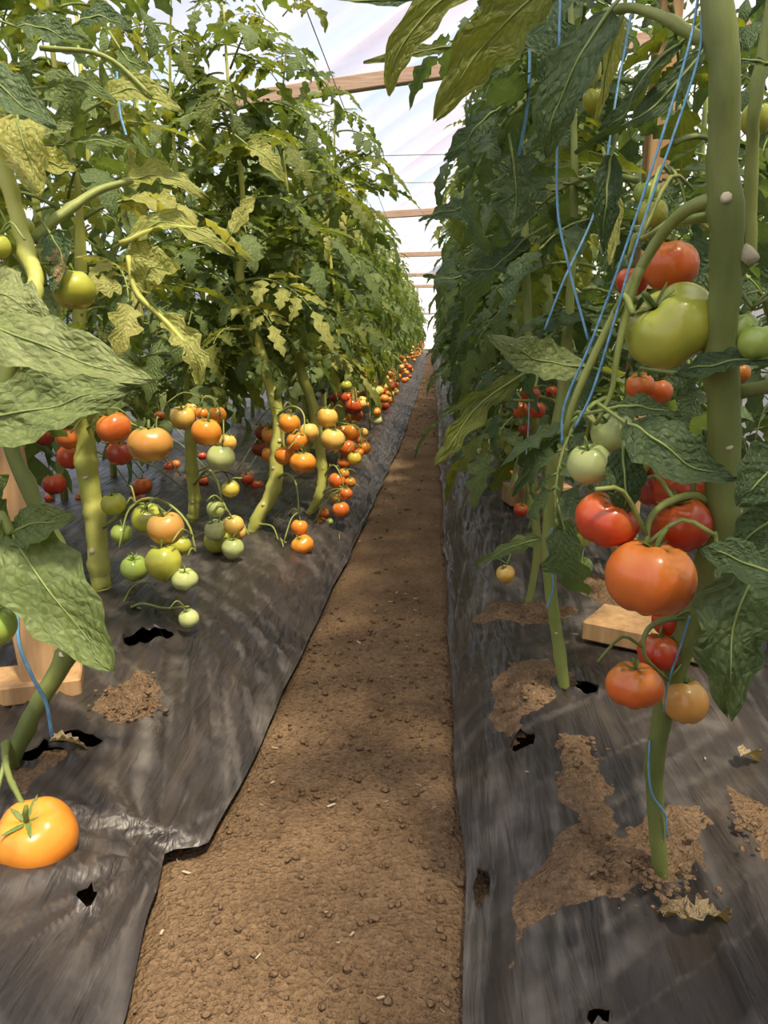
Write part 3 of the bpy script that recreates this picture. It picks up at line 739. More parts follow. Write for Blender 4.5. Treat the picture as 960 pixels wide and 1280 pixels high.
def generic_plant(foot, H, side, rr, z0=0.55, n=30, label='', group='', stem=True, bend=None, lmin=.26, lmax=.38, yprob=.15, keep=None):
    p = empty('tomato_plant', foot); tag(p, label, 'tomato plant', group)
    f = Vector(foot)
    lean = (rr.uniform(-.06, .06), rr.uniform(-.1, .1))
    if stem:
        pts = [f + Vector((lean[0] * t + rr.uniform(-.02, .02), lean[1] * t + rr.uniform(-.03, .03), (H - .03) * t - .02 * (t == 0))) for t in (0, .12, .25, .4, .6, .8, 1)]
        me, P, R = stem_mesh(pts, [.014, .015, .016, .015, .012, .009, .004], 26, 8, M_STEM if side == 'R' else M_STEMY, rr.randint(0, 999))
        obj('stem', me, p)
    for M, fr, z, az in leaf_mats(foot, H, z0, n, rr, lmin, lmax, lean):
        if keep and not keep(M): continue
        if side == 'L':
            kind = 'yell' if (rr.random() < yprob and fr < .75) else ('olive' if rr.random() < .15 else 'green')
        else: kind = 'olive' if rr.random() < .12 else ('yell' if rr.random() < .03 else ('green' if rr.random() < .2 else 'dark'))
        add_leaf(p, kind, M, rr)
    return p

# far-plant foliage meshes (leaves too small to pick apart)
def far_foliage(seed, mat, H, z0, n, lmin, lmax):
    rr = random.Random(seed); V = []; Fc = []; UV = []; MI = []
    base = [compound(seed * 7 + i, n=4, m=1, pairs=2, small=False, curl=.4, sides=3) for i in range(4)]
    for M, f, z, az in leaf_mats((0, 0, 0), H, z0, n, rr, lmin, lmax):
        v, fc, uv, mi = rr.choice(base); b = len(V)
        A = np.array(M); P = np.array(v) @ A[:3, :3].T + A[:3, 3]
        V += [tuple(x) for x in P]; Fc += [tuple(i + b for i in q) for q in fc]; UV += uv; MI += mi
    return mesh_from('foliage', V, Fc, [mat, M_PET], True, UV, MI)
FARL = [far_foliage(900 + i, M_LEAF, 1.52, .40, 44, .28, .42) for i in range(5)]
FARB = [far_foliage(970 + i, M_LEAF, 1.85, .24, 56, .30, .44) for i in range(5)]
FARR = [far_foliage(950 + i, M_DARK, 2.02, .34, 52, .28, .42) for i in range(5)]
def far_stem_mesh(mat):
    m = MB(); m.tube([Vector((0, 0, -.02)), Vector((.01, .01, .4)), Vector((0, 0, 1.2)), Vector((0, 0, 1.7))], [.014, .015, .012, .005], 6); return m.mesh('stem', mat)
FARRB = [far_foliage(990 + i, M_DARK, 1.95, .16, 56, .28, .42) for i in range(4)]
FSL = far_stem_mesh(M_STEMY); FSR = far_stem_mesh(M_STEM)
def far_plant(foot, fol, st, label, group, rr, sc_=1.0):
    p = empty('tomato_plant', foot); tag(p, label, 'tomato plant', group)
    a = rr.uniform(0, 6.28)
    for nm, me in (('foliage', fol), ('stem', st)):
        o = bpy.data.objects.new(nm, me); COL.objects.link(o); o.parent = p; o.rotation_euler = (0, 0, a); o.scale = (sc_, sc_, sc_ * rr.uniform(.94, 1.05))
        if nm == 'foliage': o['kind'] = 'stuff'
    return p

# ------------------------------------------------------------------ tomatoes
def tomato_mesh(kind, seed):
    rr = np.random.default_rng(seed)
    nth, nph = 22, 36
    th = np.linspace(0, PI, nth); ph = np.linspace(0, 2 * PI, nph, endpoint=False)
    T, Ph = np.meshgrid(th, ph, indexing='ij')
    if kind == 'beef': fl, lob, k = .80, .055, 5
    elif kind == 'heart': fl, lob, k = 1.0, .01, 5
    else: fl, lob, k = .90, .018, 5
    p0 = rr.uniform(0, 6.28)
    lobf = 1 - lob * (1 - np.abs(np.cos(k * Ph / 2 + p0))) * (0.35 + np.abs(np.cos(T)) * .9) * 1.6 + lob * .6 * np.cos(2 * Ph + p0 * 2)
    r = 0.5 * np.sin(T) ** (0.86) * lobf
    z = 0.5 * fl * np.cos(T) * (1 - .03 * np.sin(k * Ph))
    z = z - 0.15 * fl * np.exp(-(r / .17) ** 2) * (np.cos(T) > 0)
    z = z + 0.045 * np.exp(-(r / .10) ** 2) * (np.cos(T) < 0)
    if kind == 'heart': z = np.where(z < 0, z * (1 + .22 * np.exp(-(r / .13) ** 2)), z * .9); r = r * np.where(z < 0, 1 - .10 * (-z / .5), 1)
    x = r * np.cos(Ph); y = r * np.sin(Ph)
    V = np.stack([x.ravel(), y.ravel(), z.ravel()], 1)
    Fc = [tuple(reversed(f)) for f in grid_faces(nth, nph, True)]
    me = mesh_from('tomato_' + kind, V, Fc, TM['red'])
    bm = bmesh.new(); bm.from_mesh(me); bmesh.ops.remove_doubles(bm, verts=bm.verts, dist=1e-4); bmesh.ops.recalc_face_normals(bm, faces=bm.faces); bm.to_mesh(me); bm.free()
    return me
TMESH = {k: [tomato_mesh(k, s_) for s_ in range(4)] for k in ('round', 'beef', 'heart')}
def calyx_mesh(seed):
    rr = random.Random(seed); V = []; Fc = []; mi = []
    ns = rr.choice((5, 6))
    for k in range(ns):
        a = 2 * PI * k / ns + rr.uniform(-.15, .15); L = rr.uniform(.24, .34); w = .05; lift = rr.uniform(-.02, .12)
        rings = []
        for j in range(5):
            t = j / 4; r = .02 + L * t; z = 0.35 + .045 * math.sin(t * 2.2) + lift * t * t; ww = w * (1 - t) ** .7 * (.5 + 1.2 * t if t < .4 else 1) + .003
            c = Vector((math.cos(a) * r, math.sin(a) * r, z)); s_ = Vector((-math.sin(a), math.cos(a), 0)) * ww
            rings.append((c - s_, c + Vector((0, 0, .012)), c + s_))
        b = len(V)
        for q in rings: V += q
        for j in range(4):
            for i in range(2): Fc.append((b + j * 3 + i, b + j * 3 + i + 1, b + (j + 1) * 3 + i + 1, b + (j + 1) * 3 + i)); mi.append(0)
    tv, tf = tube_geo([Vector((0, 0, .30)), Vector((.01, 0, .42)), Vector((.04, .01, .54)), Vector((.08, .02, .64))], [.035, .028, .036, .026], 6, base=len(V))
    V += tv; Fc += tf; mi += [0] * len(tf)
    return mesh_from('calyx', V, Fc, M_CALYX)
CALYX = [calyx_mesh(i) for i in range(5)]
TCOUNT = [0]
def tomato(c, d, col, kind='round', tilt=None, label=None, group=None, calyx=True, rr=random.Random(11), sq=(1, 1)):
    me = rr.choice(TMESH[kind])
    o = bpy.data.objects.new('tomato', me); COL.objects.link(o)
    o.material_slots[0].link = 'OBJECT'; o.material_slots[0].material = TM[col]
    o.location = c; o.scale = (d * sq[0], d * sq[0], d * sq[1])
    ax = Vector(tilt) if tilt is not None else Vector((rr.uniform(-.35, .35), rr.uniform(-.45, .25), 1))
    o.rotation_euler = (ax.to_track_quat('Z', 'Y') @ Quaternion((0, 0, 1), rr.uniform(0, 6.28))).to_euler()
    tag(o, label, 'tomato', group)
    if calyx:
        k = bpy.data.objects.new('calyx', rr.choice(CALYX)); COL.objects.link(k); k.parent = o
        k.scale = (1, 1, 1) if kind != 'beef' else (1, 1, .84)
    TCOUNT[0] += 1
    return o
def top_of(o):
    return o.location + (o.rotation_euler.to_matrix() @ Vector((0.04, 0, .55 * o.scale.z)))
def truss(plant, pts, r, toms=(), mat=None):
    """flower-stalk tube with pedicels running to the fruit"""
    P = catmull(pts, 18); m = MB(); m.tube(P, [r * (1 - .55 * k / 18) for k in range(19)], 7)
    for t in toms:
        e = top_of(t); b = min(P[3:], key=lambda p: (p - e).length)
        if (b - e).length > .25: continue
        md = (b + e) / 2 + Vector((0, 0, .010 + .12 * (b - e).length))
        q = catmull([b, md, e], 6); m.tube(q, r * .45, 5)
    return obj('truss', m.mesh('truss', mat or M_PET), plant)

# ------------------------------------------------------------------ hero leaves traced as spines
def hero_leaf(plant, lst, w, mat, face=(0, .3, 1), curl=.3, lobe=.8, seed=0, n=18, m=5, stalk=True, label=None, crinkle=.05):
    """lst: (px, py, depth) from base to tip; w: width in pixels; face: leaf normal in camera axes"""
    P = catmull(pxpts(lst), n); dep = [l[2] for l in lst]; D = interp_list(dep, n)
    nh = camdir(*face); rg = np.random.default_rng(seed); ph = rg.uniform(0, 6.28)
    V = []; UV = []; rib = []
    for i in range(n + 1):
        t = i / n; T = (P[min(i + 1, n)] - P[max(i - 1, 0)]).normalized()
        xv = T.cross(nh).normalized(); zv = xv.cross(T)
        W = w * D[i] / F
        prof = math.sin(PI * min(1, max(0, t)) ** .72) ** .8
        for j in range(-m, m + 1):
            u = j / m
            lf = 1 - lobe * .62 * (.5 + .5 * math.cos(2 * PI * 3.6 * t + .7 * (1 if u > 0 else -1) + ph * .2)) * float(smooth(np.array(t * 5))) * float(smooth(np.array((1 - t) * 4)))
            h = W / 2 * prof * lf + .0006
            z = curl * W * .5 * abs(u) ** 1.7 * prof * (.7 + .3 * math.cos(3 * t + ph)) + crinkle * W * math.cos(2 * PI * (6 * t - 1.5 * abs(u)) + ph) * abs(u) * prof
            z += .07 * W * math.sin(7 * t + ph + 2 * u) + .03 * W * math.sin(17 * t - 5 * u + ph)
            V.append(P[i] + xv * (u * h) - T * (abs(u) * W * .10 * (t - .4)) * -1 + zv * z); UV.append((u * .5 + .5, t))
            if j == 0: rib.append(V[-1] + zv * .0006)
    o = obj('leaf', mesh_from('leaf', V, grid_faces(n + 1, 2 * m + 1), mat, True, UV), plant)
    if label: o['label'] = label
    if stalk:
        mm = MB(); d0 = (P[0] - P[2]).normalized()
        pts = [P[0] + d0 * .03] + rib[:int(n * .9)]
        mm.tube(pts, [.0017 * (1 - .8 * k / len(pts)) for k in range(len(pts))], 5)
        obj('midrib', mm.mesh('midrib', M_PET), o).parent = o
    return o

#@@HEROES
# ================================================================== the tomato rows
LG = 'tomato plants of the sunlit row'; RG = 'tomato plants of the shaded row'
# ---- right row, nearest plant (stands on the soil patch)
R1 = empty('tomato_plant', gz(825, 1100, BEDH)); tag(R1, 'tomato plant with big red and green fruit rising from the soil patch', 'tomato plant', RG)
hero_stem(R1, [(826, 1112, .80), (822, 1040, .775), (818, 960, .75), (832, 880, .72), (856, 800, .69), (884, 720, .665), (900, 630, .645), (905, 530, .625), (900, 430, .60), (908, 330, .575), (904, 200, .55), (905, 90, .53), (890, -60, .52), (880, -260, .52)],
          [20, 21, 22, 26, 31, 37, 40, 38, 38, 39, 40, 39, 35, 28], M_STEMD, 1, scars=[(826, 1050), (832, 880), (884, 690), (902, 560), (906, 250)], n=60, grow=1.98)
hero_stem(R1, [(893, 400, .60), (905, 365, .585), (922, 335, .575), (936, 318, .57)], [24, 26, 24, 23], M_STEMD, 2, 'side_shoot', n=10)
scar(R1, gd(936, 318, .568), camdir(.5, .5, .6), .0075)
hero_stem(R1, [(905, 495, .63), (935, 488, .62), (975, 480, .61)], [22, 18, 16], M_STEMD, 4, 'side_shoot', n=10)
hero_stem(R1, [(905, 60, .53), (870, 45, .55), (830, 22, .57), (790, 10, .60), (755, 15, .62)], [16, 15, 13, 11, 9], M_STEM, 3, 'petiole', n=20)
hero_stem(R1, [(938, 330, .75), (940, 200, .72), (945, 120, .70), (970, -30, .70)], [14, 16, 16, 15], M_STEM, 5, 'side_shoot', n=20)
A = [
 (838, 408, 115, .62, 'yelgr', 'beef', (-.55, .55, .25), (1, .98), 'largest yellow-green tomato on the near plant, beside the thick stem'),
 (838, 332, 68, .68, 'redor', 'round', (0, 1, .1), (1, 1), 'orange-red tomato tucked above the largest yellow-green one'),
 (790, 352, 40, .72, 'red', 'round', (0, 1, .2), (1, 1), 'small red tomato half hidden behind the blue twine'),
 (812, 721, 110, .60, 'redor', 'beef', (.15, 1, .15), (1, 1.08), 'biggest orange-red beefsteak tomato hanging in the red cluster'),
 (758, 650, 80, .625, 'red', 'beef', (.3, .8, .35), (1, 1.0), 'red tomato with dry calyx on the twine side of the cluster'),
 (850, 655, 78, .645, 'red', 'round', (-.3, .9, .3), (1, 1), 'red tomato between the biggest one and the dark leaf'),
 (872, 605, 112, .68, 'red', 'beef', (-.2, 1, .2), (1, .95), 'large red tomato covered by the dark drooping leaf'),
 (823, 606, 62, .70, 'dkred', 'round', (0, 1, 0), (1, 1), 'dark red tomato in shade under the dark leaf'),
 (793, 856, 70, .66, 'redor', 'beef', (0, 1, .2), (1, 1.0), 'orange-red tomato lowest on the near stem, twine side'),
 (857, 876, 56, .70, 'brown', 'round', (0, 1, 0), (1, 1.1), 'yellowish-red tomato lowest on the near stem, far side'),
 (823, 815, 52, .69, 'red', 'round', (0, 1, .1), (1, 1), 'small red tomato above the lowest pair'),
 (838, 775, 46, .70, 'red', 'round', (0, 1, .1), (1, 1), 'red tomato directly under the biggest beefsteak'),
 (766, 541, 55, .66, 'pale', 'round', (-.5, .7, .3), (1, 1), 'upper green tomato of the pair next to the dark leaf'),
 (737, 580, 56, .64, 'pale', 'round', (-.2, .9, .35), (1, 1), 'lower green tomato of the pair next to the dark leaf'),
 (789, 580, 48, .69, 'green', 'round', (-.3, .8, .2), (1, .9), 'green tomato partly behind the dark leaf'),
 (925, 412, 46, .60, 'green', 'round', (0, 1, .1), (1, 1), 'inner green tomato of two behind the thick stem'),
 (948, 428, 48, .57, 'green', 'round', (0, 1, .1), (1, 1), 'outer green tomato of two behind the thick stem'),
 (800, 482, 36, .76, 'redor', 'round', None, (1, 1), 'orange-red tomato just under the largest yellow-green fruit'),
 (824, 490, 34, .78, 'redor', 'round', None, (1, 1), 'second small orange-red tomato under the largest yellow-green fruit'),
 (925, 466, 26, .70, 'orange', 'round', None, (1, 1), 'orange tomato peeping over the shoulder of a leaf'),
 (808, 240, 32, .84, 'green', 'round', None, (1, 1), 'green tomato behind the crossing blue twines, upper one'),
 (815, 266, 38, .82, 'yelgr', 'round', None, (1, 1), 'yellow-green tomato behind the crossing blue twines, lower one'),
 (945, 148, 38, .78, 'yelgr', 'round', None, (1, 1.15), 'yellow-green tomato high beside the thick stem'),
 (742, 124, 28, .85, 'yelgr', 'heart', None, (1, 1.1), 'yellow-green fruit behind the scorched leaf, lower one'),
 (736, 86, 32, .86, 'yelgr', 'heart', None, (1, 1.3), 'yellow-green fruit behind the scorched leaf, upper one'),
]
HR = {}
for i, (px, py, w, d, col, kind, t, sq, lab) in enumerate(A):
    HR[i] = tomato(gd(px, py, d), w * d / F, col, kind, camdir(*t) if t else None, lab, 'tomatoes on the near plant', True, sq=sq)
truss(R1, pxpts([(906, 250, .56), (880, 252, .565), (850, 268, .58), (822, 300, .60), (795, 345, .61), (765, 400, .62), (740, 450, .63), (716, 505, .64), (706, 545, .65)]), .0058, [HR[0]], M_STEM)
truss(R1, pxpts([(800, 335, .605), (783, 390, .615), (772, 440, .62), (764, 490, .63), (745, 530, .64)]), .0038, [HR[12], HR[13], HR[14]], M_STEM)
truss(R1, pxpts([(900, 270, .57), (860, 275, .60), (830, 285, .64), (800, 300, .68)]), .0045, [HR[1], HR[2], HR[20], HR[21]], M_STEM)
truss(R1, pxpts([(895, 640, .65), (870, 620, .64), (835, 628, .63), (812, 650, .62), (808, 690, .60)]), .0045, [HR[k] for k in (3, 4, 5, 6, 7)], M_STEM)
truss(R1, pxpts([(868, 770, .68), (830, 775, .67), (808, 790, .665), (806, 820, .665), (835, 850, .68)]), .0032, [HR[k] for k in (8, 9, 10, 11)], M_STEMD)
truss(R1, pxpts([(905, 350, .59), (925, 365, .60), (940, 385, .59)]), .003, [HR[15], HR[16], HR[19]], M_STEMD)
truss(R1, pxpts([(860, 470, .70), (830, 465, .72), (800, 460, .74)]), .003, [HR[17], HR[18]], M_STEMD)
truss(R1, pxpts([(942, 120, .71), (945, 110, .74), (946, 125, .77)]), .003, [HR[22]], M_STEM)
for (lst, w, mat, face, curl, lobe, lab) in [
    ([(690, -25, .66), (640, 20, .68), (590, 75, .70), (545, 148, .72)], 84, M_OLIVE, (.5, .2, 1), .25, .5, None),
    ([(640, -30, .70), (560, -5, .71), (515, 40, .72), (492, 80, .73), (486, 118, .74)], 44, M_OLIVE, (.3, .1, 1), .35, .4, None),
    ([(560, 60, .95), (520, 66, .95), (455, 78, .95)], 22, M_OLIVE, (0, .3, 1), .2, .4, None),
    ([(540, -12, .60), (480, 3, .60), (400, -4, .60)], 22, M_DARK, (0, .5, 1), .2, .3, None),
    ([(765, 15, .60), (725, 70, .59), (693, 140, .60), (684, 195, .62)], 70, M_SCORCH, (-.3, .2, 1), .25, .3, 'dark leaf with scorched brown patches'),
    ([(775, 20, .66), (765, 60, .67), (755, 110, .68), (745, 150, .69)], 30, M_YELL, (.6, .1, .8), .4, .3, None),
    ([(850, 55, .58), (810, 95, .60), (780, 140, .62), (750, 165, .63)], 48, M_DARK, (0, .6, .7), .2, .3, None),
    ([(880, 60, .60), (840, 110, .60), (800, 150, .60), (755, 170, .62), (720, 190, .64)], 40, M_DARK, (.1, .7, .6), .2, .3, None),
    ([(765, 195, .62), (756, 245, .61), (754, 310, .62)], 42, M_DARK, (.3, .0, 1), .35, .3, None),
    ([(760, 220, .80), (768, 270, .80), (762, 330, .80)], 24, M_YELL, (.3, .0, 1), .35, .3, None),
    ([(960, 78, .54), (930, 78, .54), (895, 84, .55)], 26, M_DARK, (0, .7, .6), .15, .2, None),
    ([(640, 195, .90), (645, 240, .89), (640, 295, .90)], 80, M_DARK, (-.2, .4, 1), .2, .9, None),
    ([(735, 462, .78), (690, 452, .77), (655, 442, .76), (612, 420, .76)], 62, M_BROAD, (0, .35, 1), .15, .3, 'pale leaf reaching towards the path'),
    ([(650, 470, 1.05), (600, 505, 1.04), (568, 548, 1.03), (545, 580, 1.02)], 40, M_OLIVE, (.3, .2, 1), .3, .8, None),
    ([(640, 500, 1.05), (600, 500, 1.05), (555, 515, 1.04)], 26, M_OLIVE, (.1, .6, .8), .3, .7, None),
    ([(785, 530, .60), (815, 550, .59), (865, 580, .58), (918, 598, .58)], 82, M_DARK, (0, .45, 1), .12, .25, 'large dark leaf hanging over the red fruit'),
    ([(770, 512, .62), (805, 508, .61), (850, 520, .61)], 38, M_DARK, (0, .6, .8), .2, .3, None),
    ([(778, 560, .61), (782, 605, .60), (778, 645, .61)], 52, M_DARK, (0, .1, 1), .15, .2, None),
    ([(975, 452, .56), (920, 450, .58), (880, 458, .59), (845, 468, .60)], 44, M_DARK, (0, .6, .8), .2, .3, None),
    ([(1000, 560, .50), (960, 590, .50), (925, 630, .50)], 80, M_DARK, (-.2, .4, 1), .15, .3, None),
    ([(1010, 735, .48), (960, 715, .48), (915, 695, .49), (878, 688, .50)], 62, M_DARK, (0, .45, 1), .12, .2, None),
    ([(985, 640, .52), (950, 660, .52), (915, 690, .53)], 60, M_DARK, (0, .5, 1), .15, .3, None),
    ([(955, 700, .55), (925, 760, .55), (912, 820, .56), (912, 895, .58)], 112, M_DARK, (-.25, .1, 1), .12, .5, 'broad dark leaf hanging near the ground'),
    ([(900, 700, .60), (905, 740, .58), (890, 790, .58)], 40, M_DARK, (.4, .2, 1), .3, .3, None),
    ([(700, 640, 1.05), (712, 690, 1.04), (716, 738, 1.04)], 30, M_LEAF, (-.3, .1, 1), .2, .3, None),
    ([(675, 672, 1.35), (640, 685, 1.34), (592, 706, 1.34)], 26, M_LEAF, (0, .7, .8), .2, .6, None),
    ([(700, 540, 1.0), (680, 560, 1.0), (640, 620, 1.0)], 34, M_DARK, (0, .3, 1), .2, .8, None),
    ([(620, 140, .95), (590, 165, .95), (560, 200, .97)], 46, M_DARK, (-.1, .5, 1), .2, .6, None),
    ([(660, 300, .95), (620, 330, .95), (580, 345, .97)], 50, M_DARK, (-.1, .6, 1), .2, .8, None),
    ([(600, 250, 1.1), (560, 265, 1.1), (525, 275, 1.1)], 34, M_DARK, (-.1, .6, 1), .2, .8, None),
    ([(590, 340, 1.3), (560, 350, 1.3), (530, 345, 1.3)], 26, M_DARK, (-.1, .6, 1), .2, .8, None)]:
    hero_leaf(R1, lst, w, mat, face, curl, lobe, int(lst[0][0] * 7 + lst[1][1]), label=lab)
rr = random.Random(21)
for M, f, z, az in leaf_mats((.30, .55, 0), 2.05, 1.02, 14, rr, .28, .38): add_leaf(R1, 'dark', M, rr)  # crown leaves above the frame, added for the shade they cast

# ---- right row, second and third plant
R2 = empty('tomato_plant', gz(707, 865, BEDH)); tag(R2, 'tomato plant with a slim bare green stem behind the near plant', 'tomato plant', RG)
hero_stem(R2, [(707, 872, 1.22), (697, 800, 1.20), (687, 720, 1.18), (690, 640, 1.15), (697, 560, 1.12), (705, 480, 1.10), (712, 380, 1.08), (718, 250, 1.06), (715, 60, 1.05), (712, -160, 1.05)], [15, 14, 16, 20, 22, 15, 11, 9, 8, 6], M_STEM, 6, scars=[(695, 790), (687, 700), (692, 650), (697, 565)], n=50, grow=1.95)
R3 = empty('tomato_plant', gz(660, 752, BEDH)); tag(R3, 'low-branched tomato plant with a yellow-orange fruit near the soil mound', 'tomato plant', RG)
hero_stem(R3, [(660, 757, 1.62), (668, 715, 1.60), (672, 680, 1.58), (665, 600, 1.55), (668, 520, 1.52), (660, 400, 1.5), (655, 250, 1.48), (650, 60, 1.48)], [9, 9, 10, 11, 11, 10, 9, 6], M_STEM, 7, n=40, grow=1.95)
rr = random.Random(31)
for P_, ft, z0, n in ((R2, (.22, 1.06), .52, 38), (R3, (.24, 1.5), .40, 44)):
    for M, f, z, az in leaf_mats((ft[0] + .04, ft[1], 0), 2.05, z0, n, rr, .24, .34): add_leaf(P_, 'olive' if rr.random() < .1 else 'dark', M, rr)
B = [
 (728, 708, 26, 1.10, 'green', 'low green tomato beside the narrow hanging leaf'), (726, 672, 26, 1.14, 'yelgr', 'yellow-green tomato hidden behind the narrow hanging leaf'), (733, 640, 26, 1.14, 'green', 'green tomato behind the red cluster on the slim-stemmed plant'),
 (632, 717, 24, 1.55, 'yelor', 'single yellow-orange fruit hanging over the soil mound'),
 (651, 637, 18, 1.85, 'red', None), (635, 591, 13, 2.3, 'redor', None), (660, 588, 15, 2.2, 'red', None), (606, 583, 9, 2.9, 'redor', None),
 (663, 493, 24, 1.45, 'red', None), (671, 513, 22, 1.46, 'red', None), (650, 512, 22, 1.5, 'redor', None), (689, 489, 15, 1.5, 'red', None), (656, 536, 16, 1.5, 'dkred', None),
 (620, 466, 10, 1.9, 'pale', None), (622, 500, 12, 1.9, 'yelor', None), (616, 552, 12, 1.9, 'pale', None), (632, 505, 10, 1.8, 'redor', None)]
HB = []
for (px, py, w, d, col, lab) in B:
    HB.append(tomato(gd(px, py, d), w * d / F, col, 'heart' if w == 24 and col == 'yelor' else 'round', None, lab or f'small {TWORD[col]} tomato low in the shaded row beyond the slim stem', 'small fruit of the shaded row', w > 11))
truss(R2, pxpts([(690, 640, 1.15), (708, 620, 1.13), (725, 640, 1.12), (732, 690, 1.11)]), .003, HB[:3])
truss(R3, pxpts([(672, 680, 1.58), (655, 672, 1.57), (640, 690, 1.56), (634, 705, 1.55)]), .003, [HB[3]])
truss(R3, pxpts([(668, 480, 1.5), (672, 470, 1.48), (668, 485, 1.46), (655, 500, 1.47), (655, 528, 1.5)]), .003, HB[8:13])

# ---- left row, nearest plant (leaning stem)
L1 = empty('tomato_plant', gz(10, 965, BEDH)); tag(L1, 'leaning tomato plant whose large leaves reach past the wooden stake', 'tomato plant', LG)
hero_stem(L1, [(-5, 985, 1.0), (15, 950, 1.0), (45, 885, .99), (80, 825, .98), (100, 780, .97), (80, 700, .96), (40, 620, .94), (5, 520, .92), (25, 400, .90)], [18, 19, 21, 24, 22, 20, 18, 17, 20], M_STEMD, 8, scars=[(45, 890), (85, 820)], n=44)
hero_stem(L1, [(26, 408, .90), (42, 375, .90), (44, 345, .91), (35, 320, .92), (22, 270, .92), (8, 215, .92), (-15, 120, .92), (-30, -60, .92)], [19, 19, 20, 22, 20, 18, 16, 12], M_STEMY, 9, 'side_shoot', n=36, grow=1.5)
hero_stem(L1, [(20, 960, 1.0), (8, 930, .93), (8, 960, .89), (18, 985, .87), (30, 1008, .85)], [12, 10, 8, 7, 6], M_STEMD, 10, 'truss', n=20)
hero_stem(L1, [(40, 300, .95), (75, 270, .97), (120, 240, 1.0), (165, 225, 1.03)], [13, 12, 10, 7], M_STEM, 11, 'petiole', n=16)
hero_stem(L1, [(160, 320, 1.05), (170, 365, 1.05), (205, 400, 1.05), (232, 430, 1.05)], [6, 7, 7, 5], M_STEMY, 12, 'petiole', n=16)
hero_stem(L1, [(150, 305, 1.05), (200, 285, 1.05), (245, 285, 1.05)], [7, 6, 4], M_STEMY, 13, 'petiole', n=12)
hero_stem(L1, [(50, 60, 1.0), (130, 70, 1.0), (190, 120, 1.0)], [6, 6, 4], M_STEM, 14, 'petiole', n=12)
hero_stem(L1, [(-10, 630, .80), (5, 650, .80), (14, 668, .80)], [14, 13, 12], M_STEM, 15, 'petiole', n=8)
HL = []
HL.append(tomato(gd(45, 1046, .85), 102 * .85 / F, 'orange', 'beef', camdir(-.1, .8, .55), 'big orange tomato hanging low over the black film near the path', 'tomatoes of the sunlit row', sq=(1, 1.05)))
HL.append(tomato(gd(-12, 1108, .84), 50 * .84 / F, 'yelgr', 'round', None, 'green tomato hanging just below the big low orange one', 'tomatoes of the sunlit row'))
HL.append(tomato(gd(-8, 782, .80), 56 * .80 / F, 'green', 'round', None, 'green tomato in front of the wooden stake', 'tomatoes of the sunlit row'))
HL.append(tomato(gd(92, 362, .95), 56 * .95 / F, 'yelgr', 'beef', camdir(0, 1, 0), 'yellow-green tomato under the curled withered leaf', 'tomatoes of the sunlit row', sq=(1, 1.05)))
HL.append(tomato(gd(-4, 308, .9), 34 * .9 / F, 'yelgr', 'round', None, 'yellow-green tomato beside the yellow-lit stem, outer one', 'tomatoes of the sunlit row'))
HL.append(tomato(gd(28, 285, .97), 30 * .97 / F, 'yelgr', 'round', None, 'yellow-green tomato behind the yellow-lit stem', 'tomatoes of the sunlit row'))
truss(L1, pxpts([(42, 330, .92), (60, 330, .93), (85, 335, .945)]), .003, [HL[3]])
truss(L1, pxpts([(22, 275, .92), (10, 285, .92), (0, 292, .91)]), .003, [HL[4], HL[5]])
truss(L1, pxpts([(-30, 740, .82), (-20, 735, .81), (-10, 750, .80)]), .003, [HL[2]])
truss(L1, pxpts([(8, 945, .90), (-5, 1000, .87), (-12, 1080, .84)]), .003, [HL[1]])
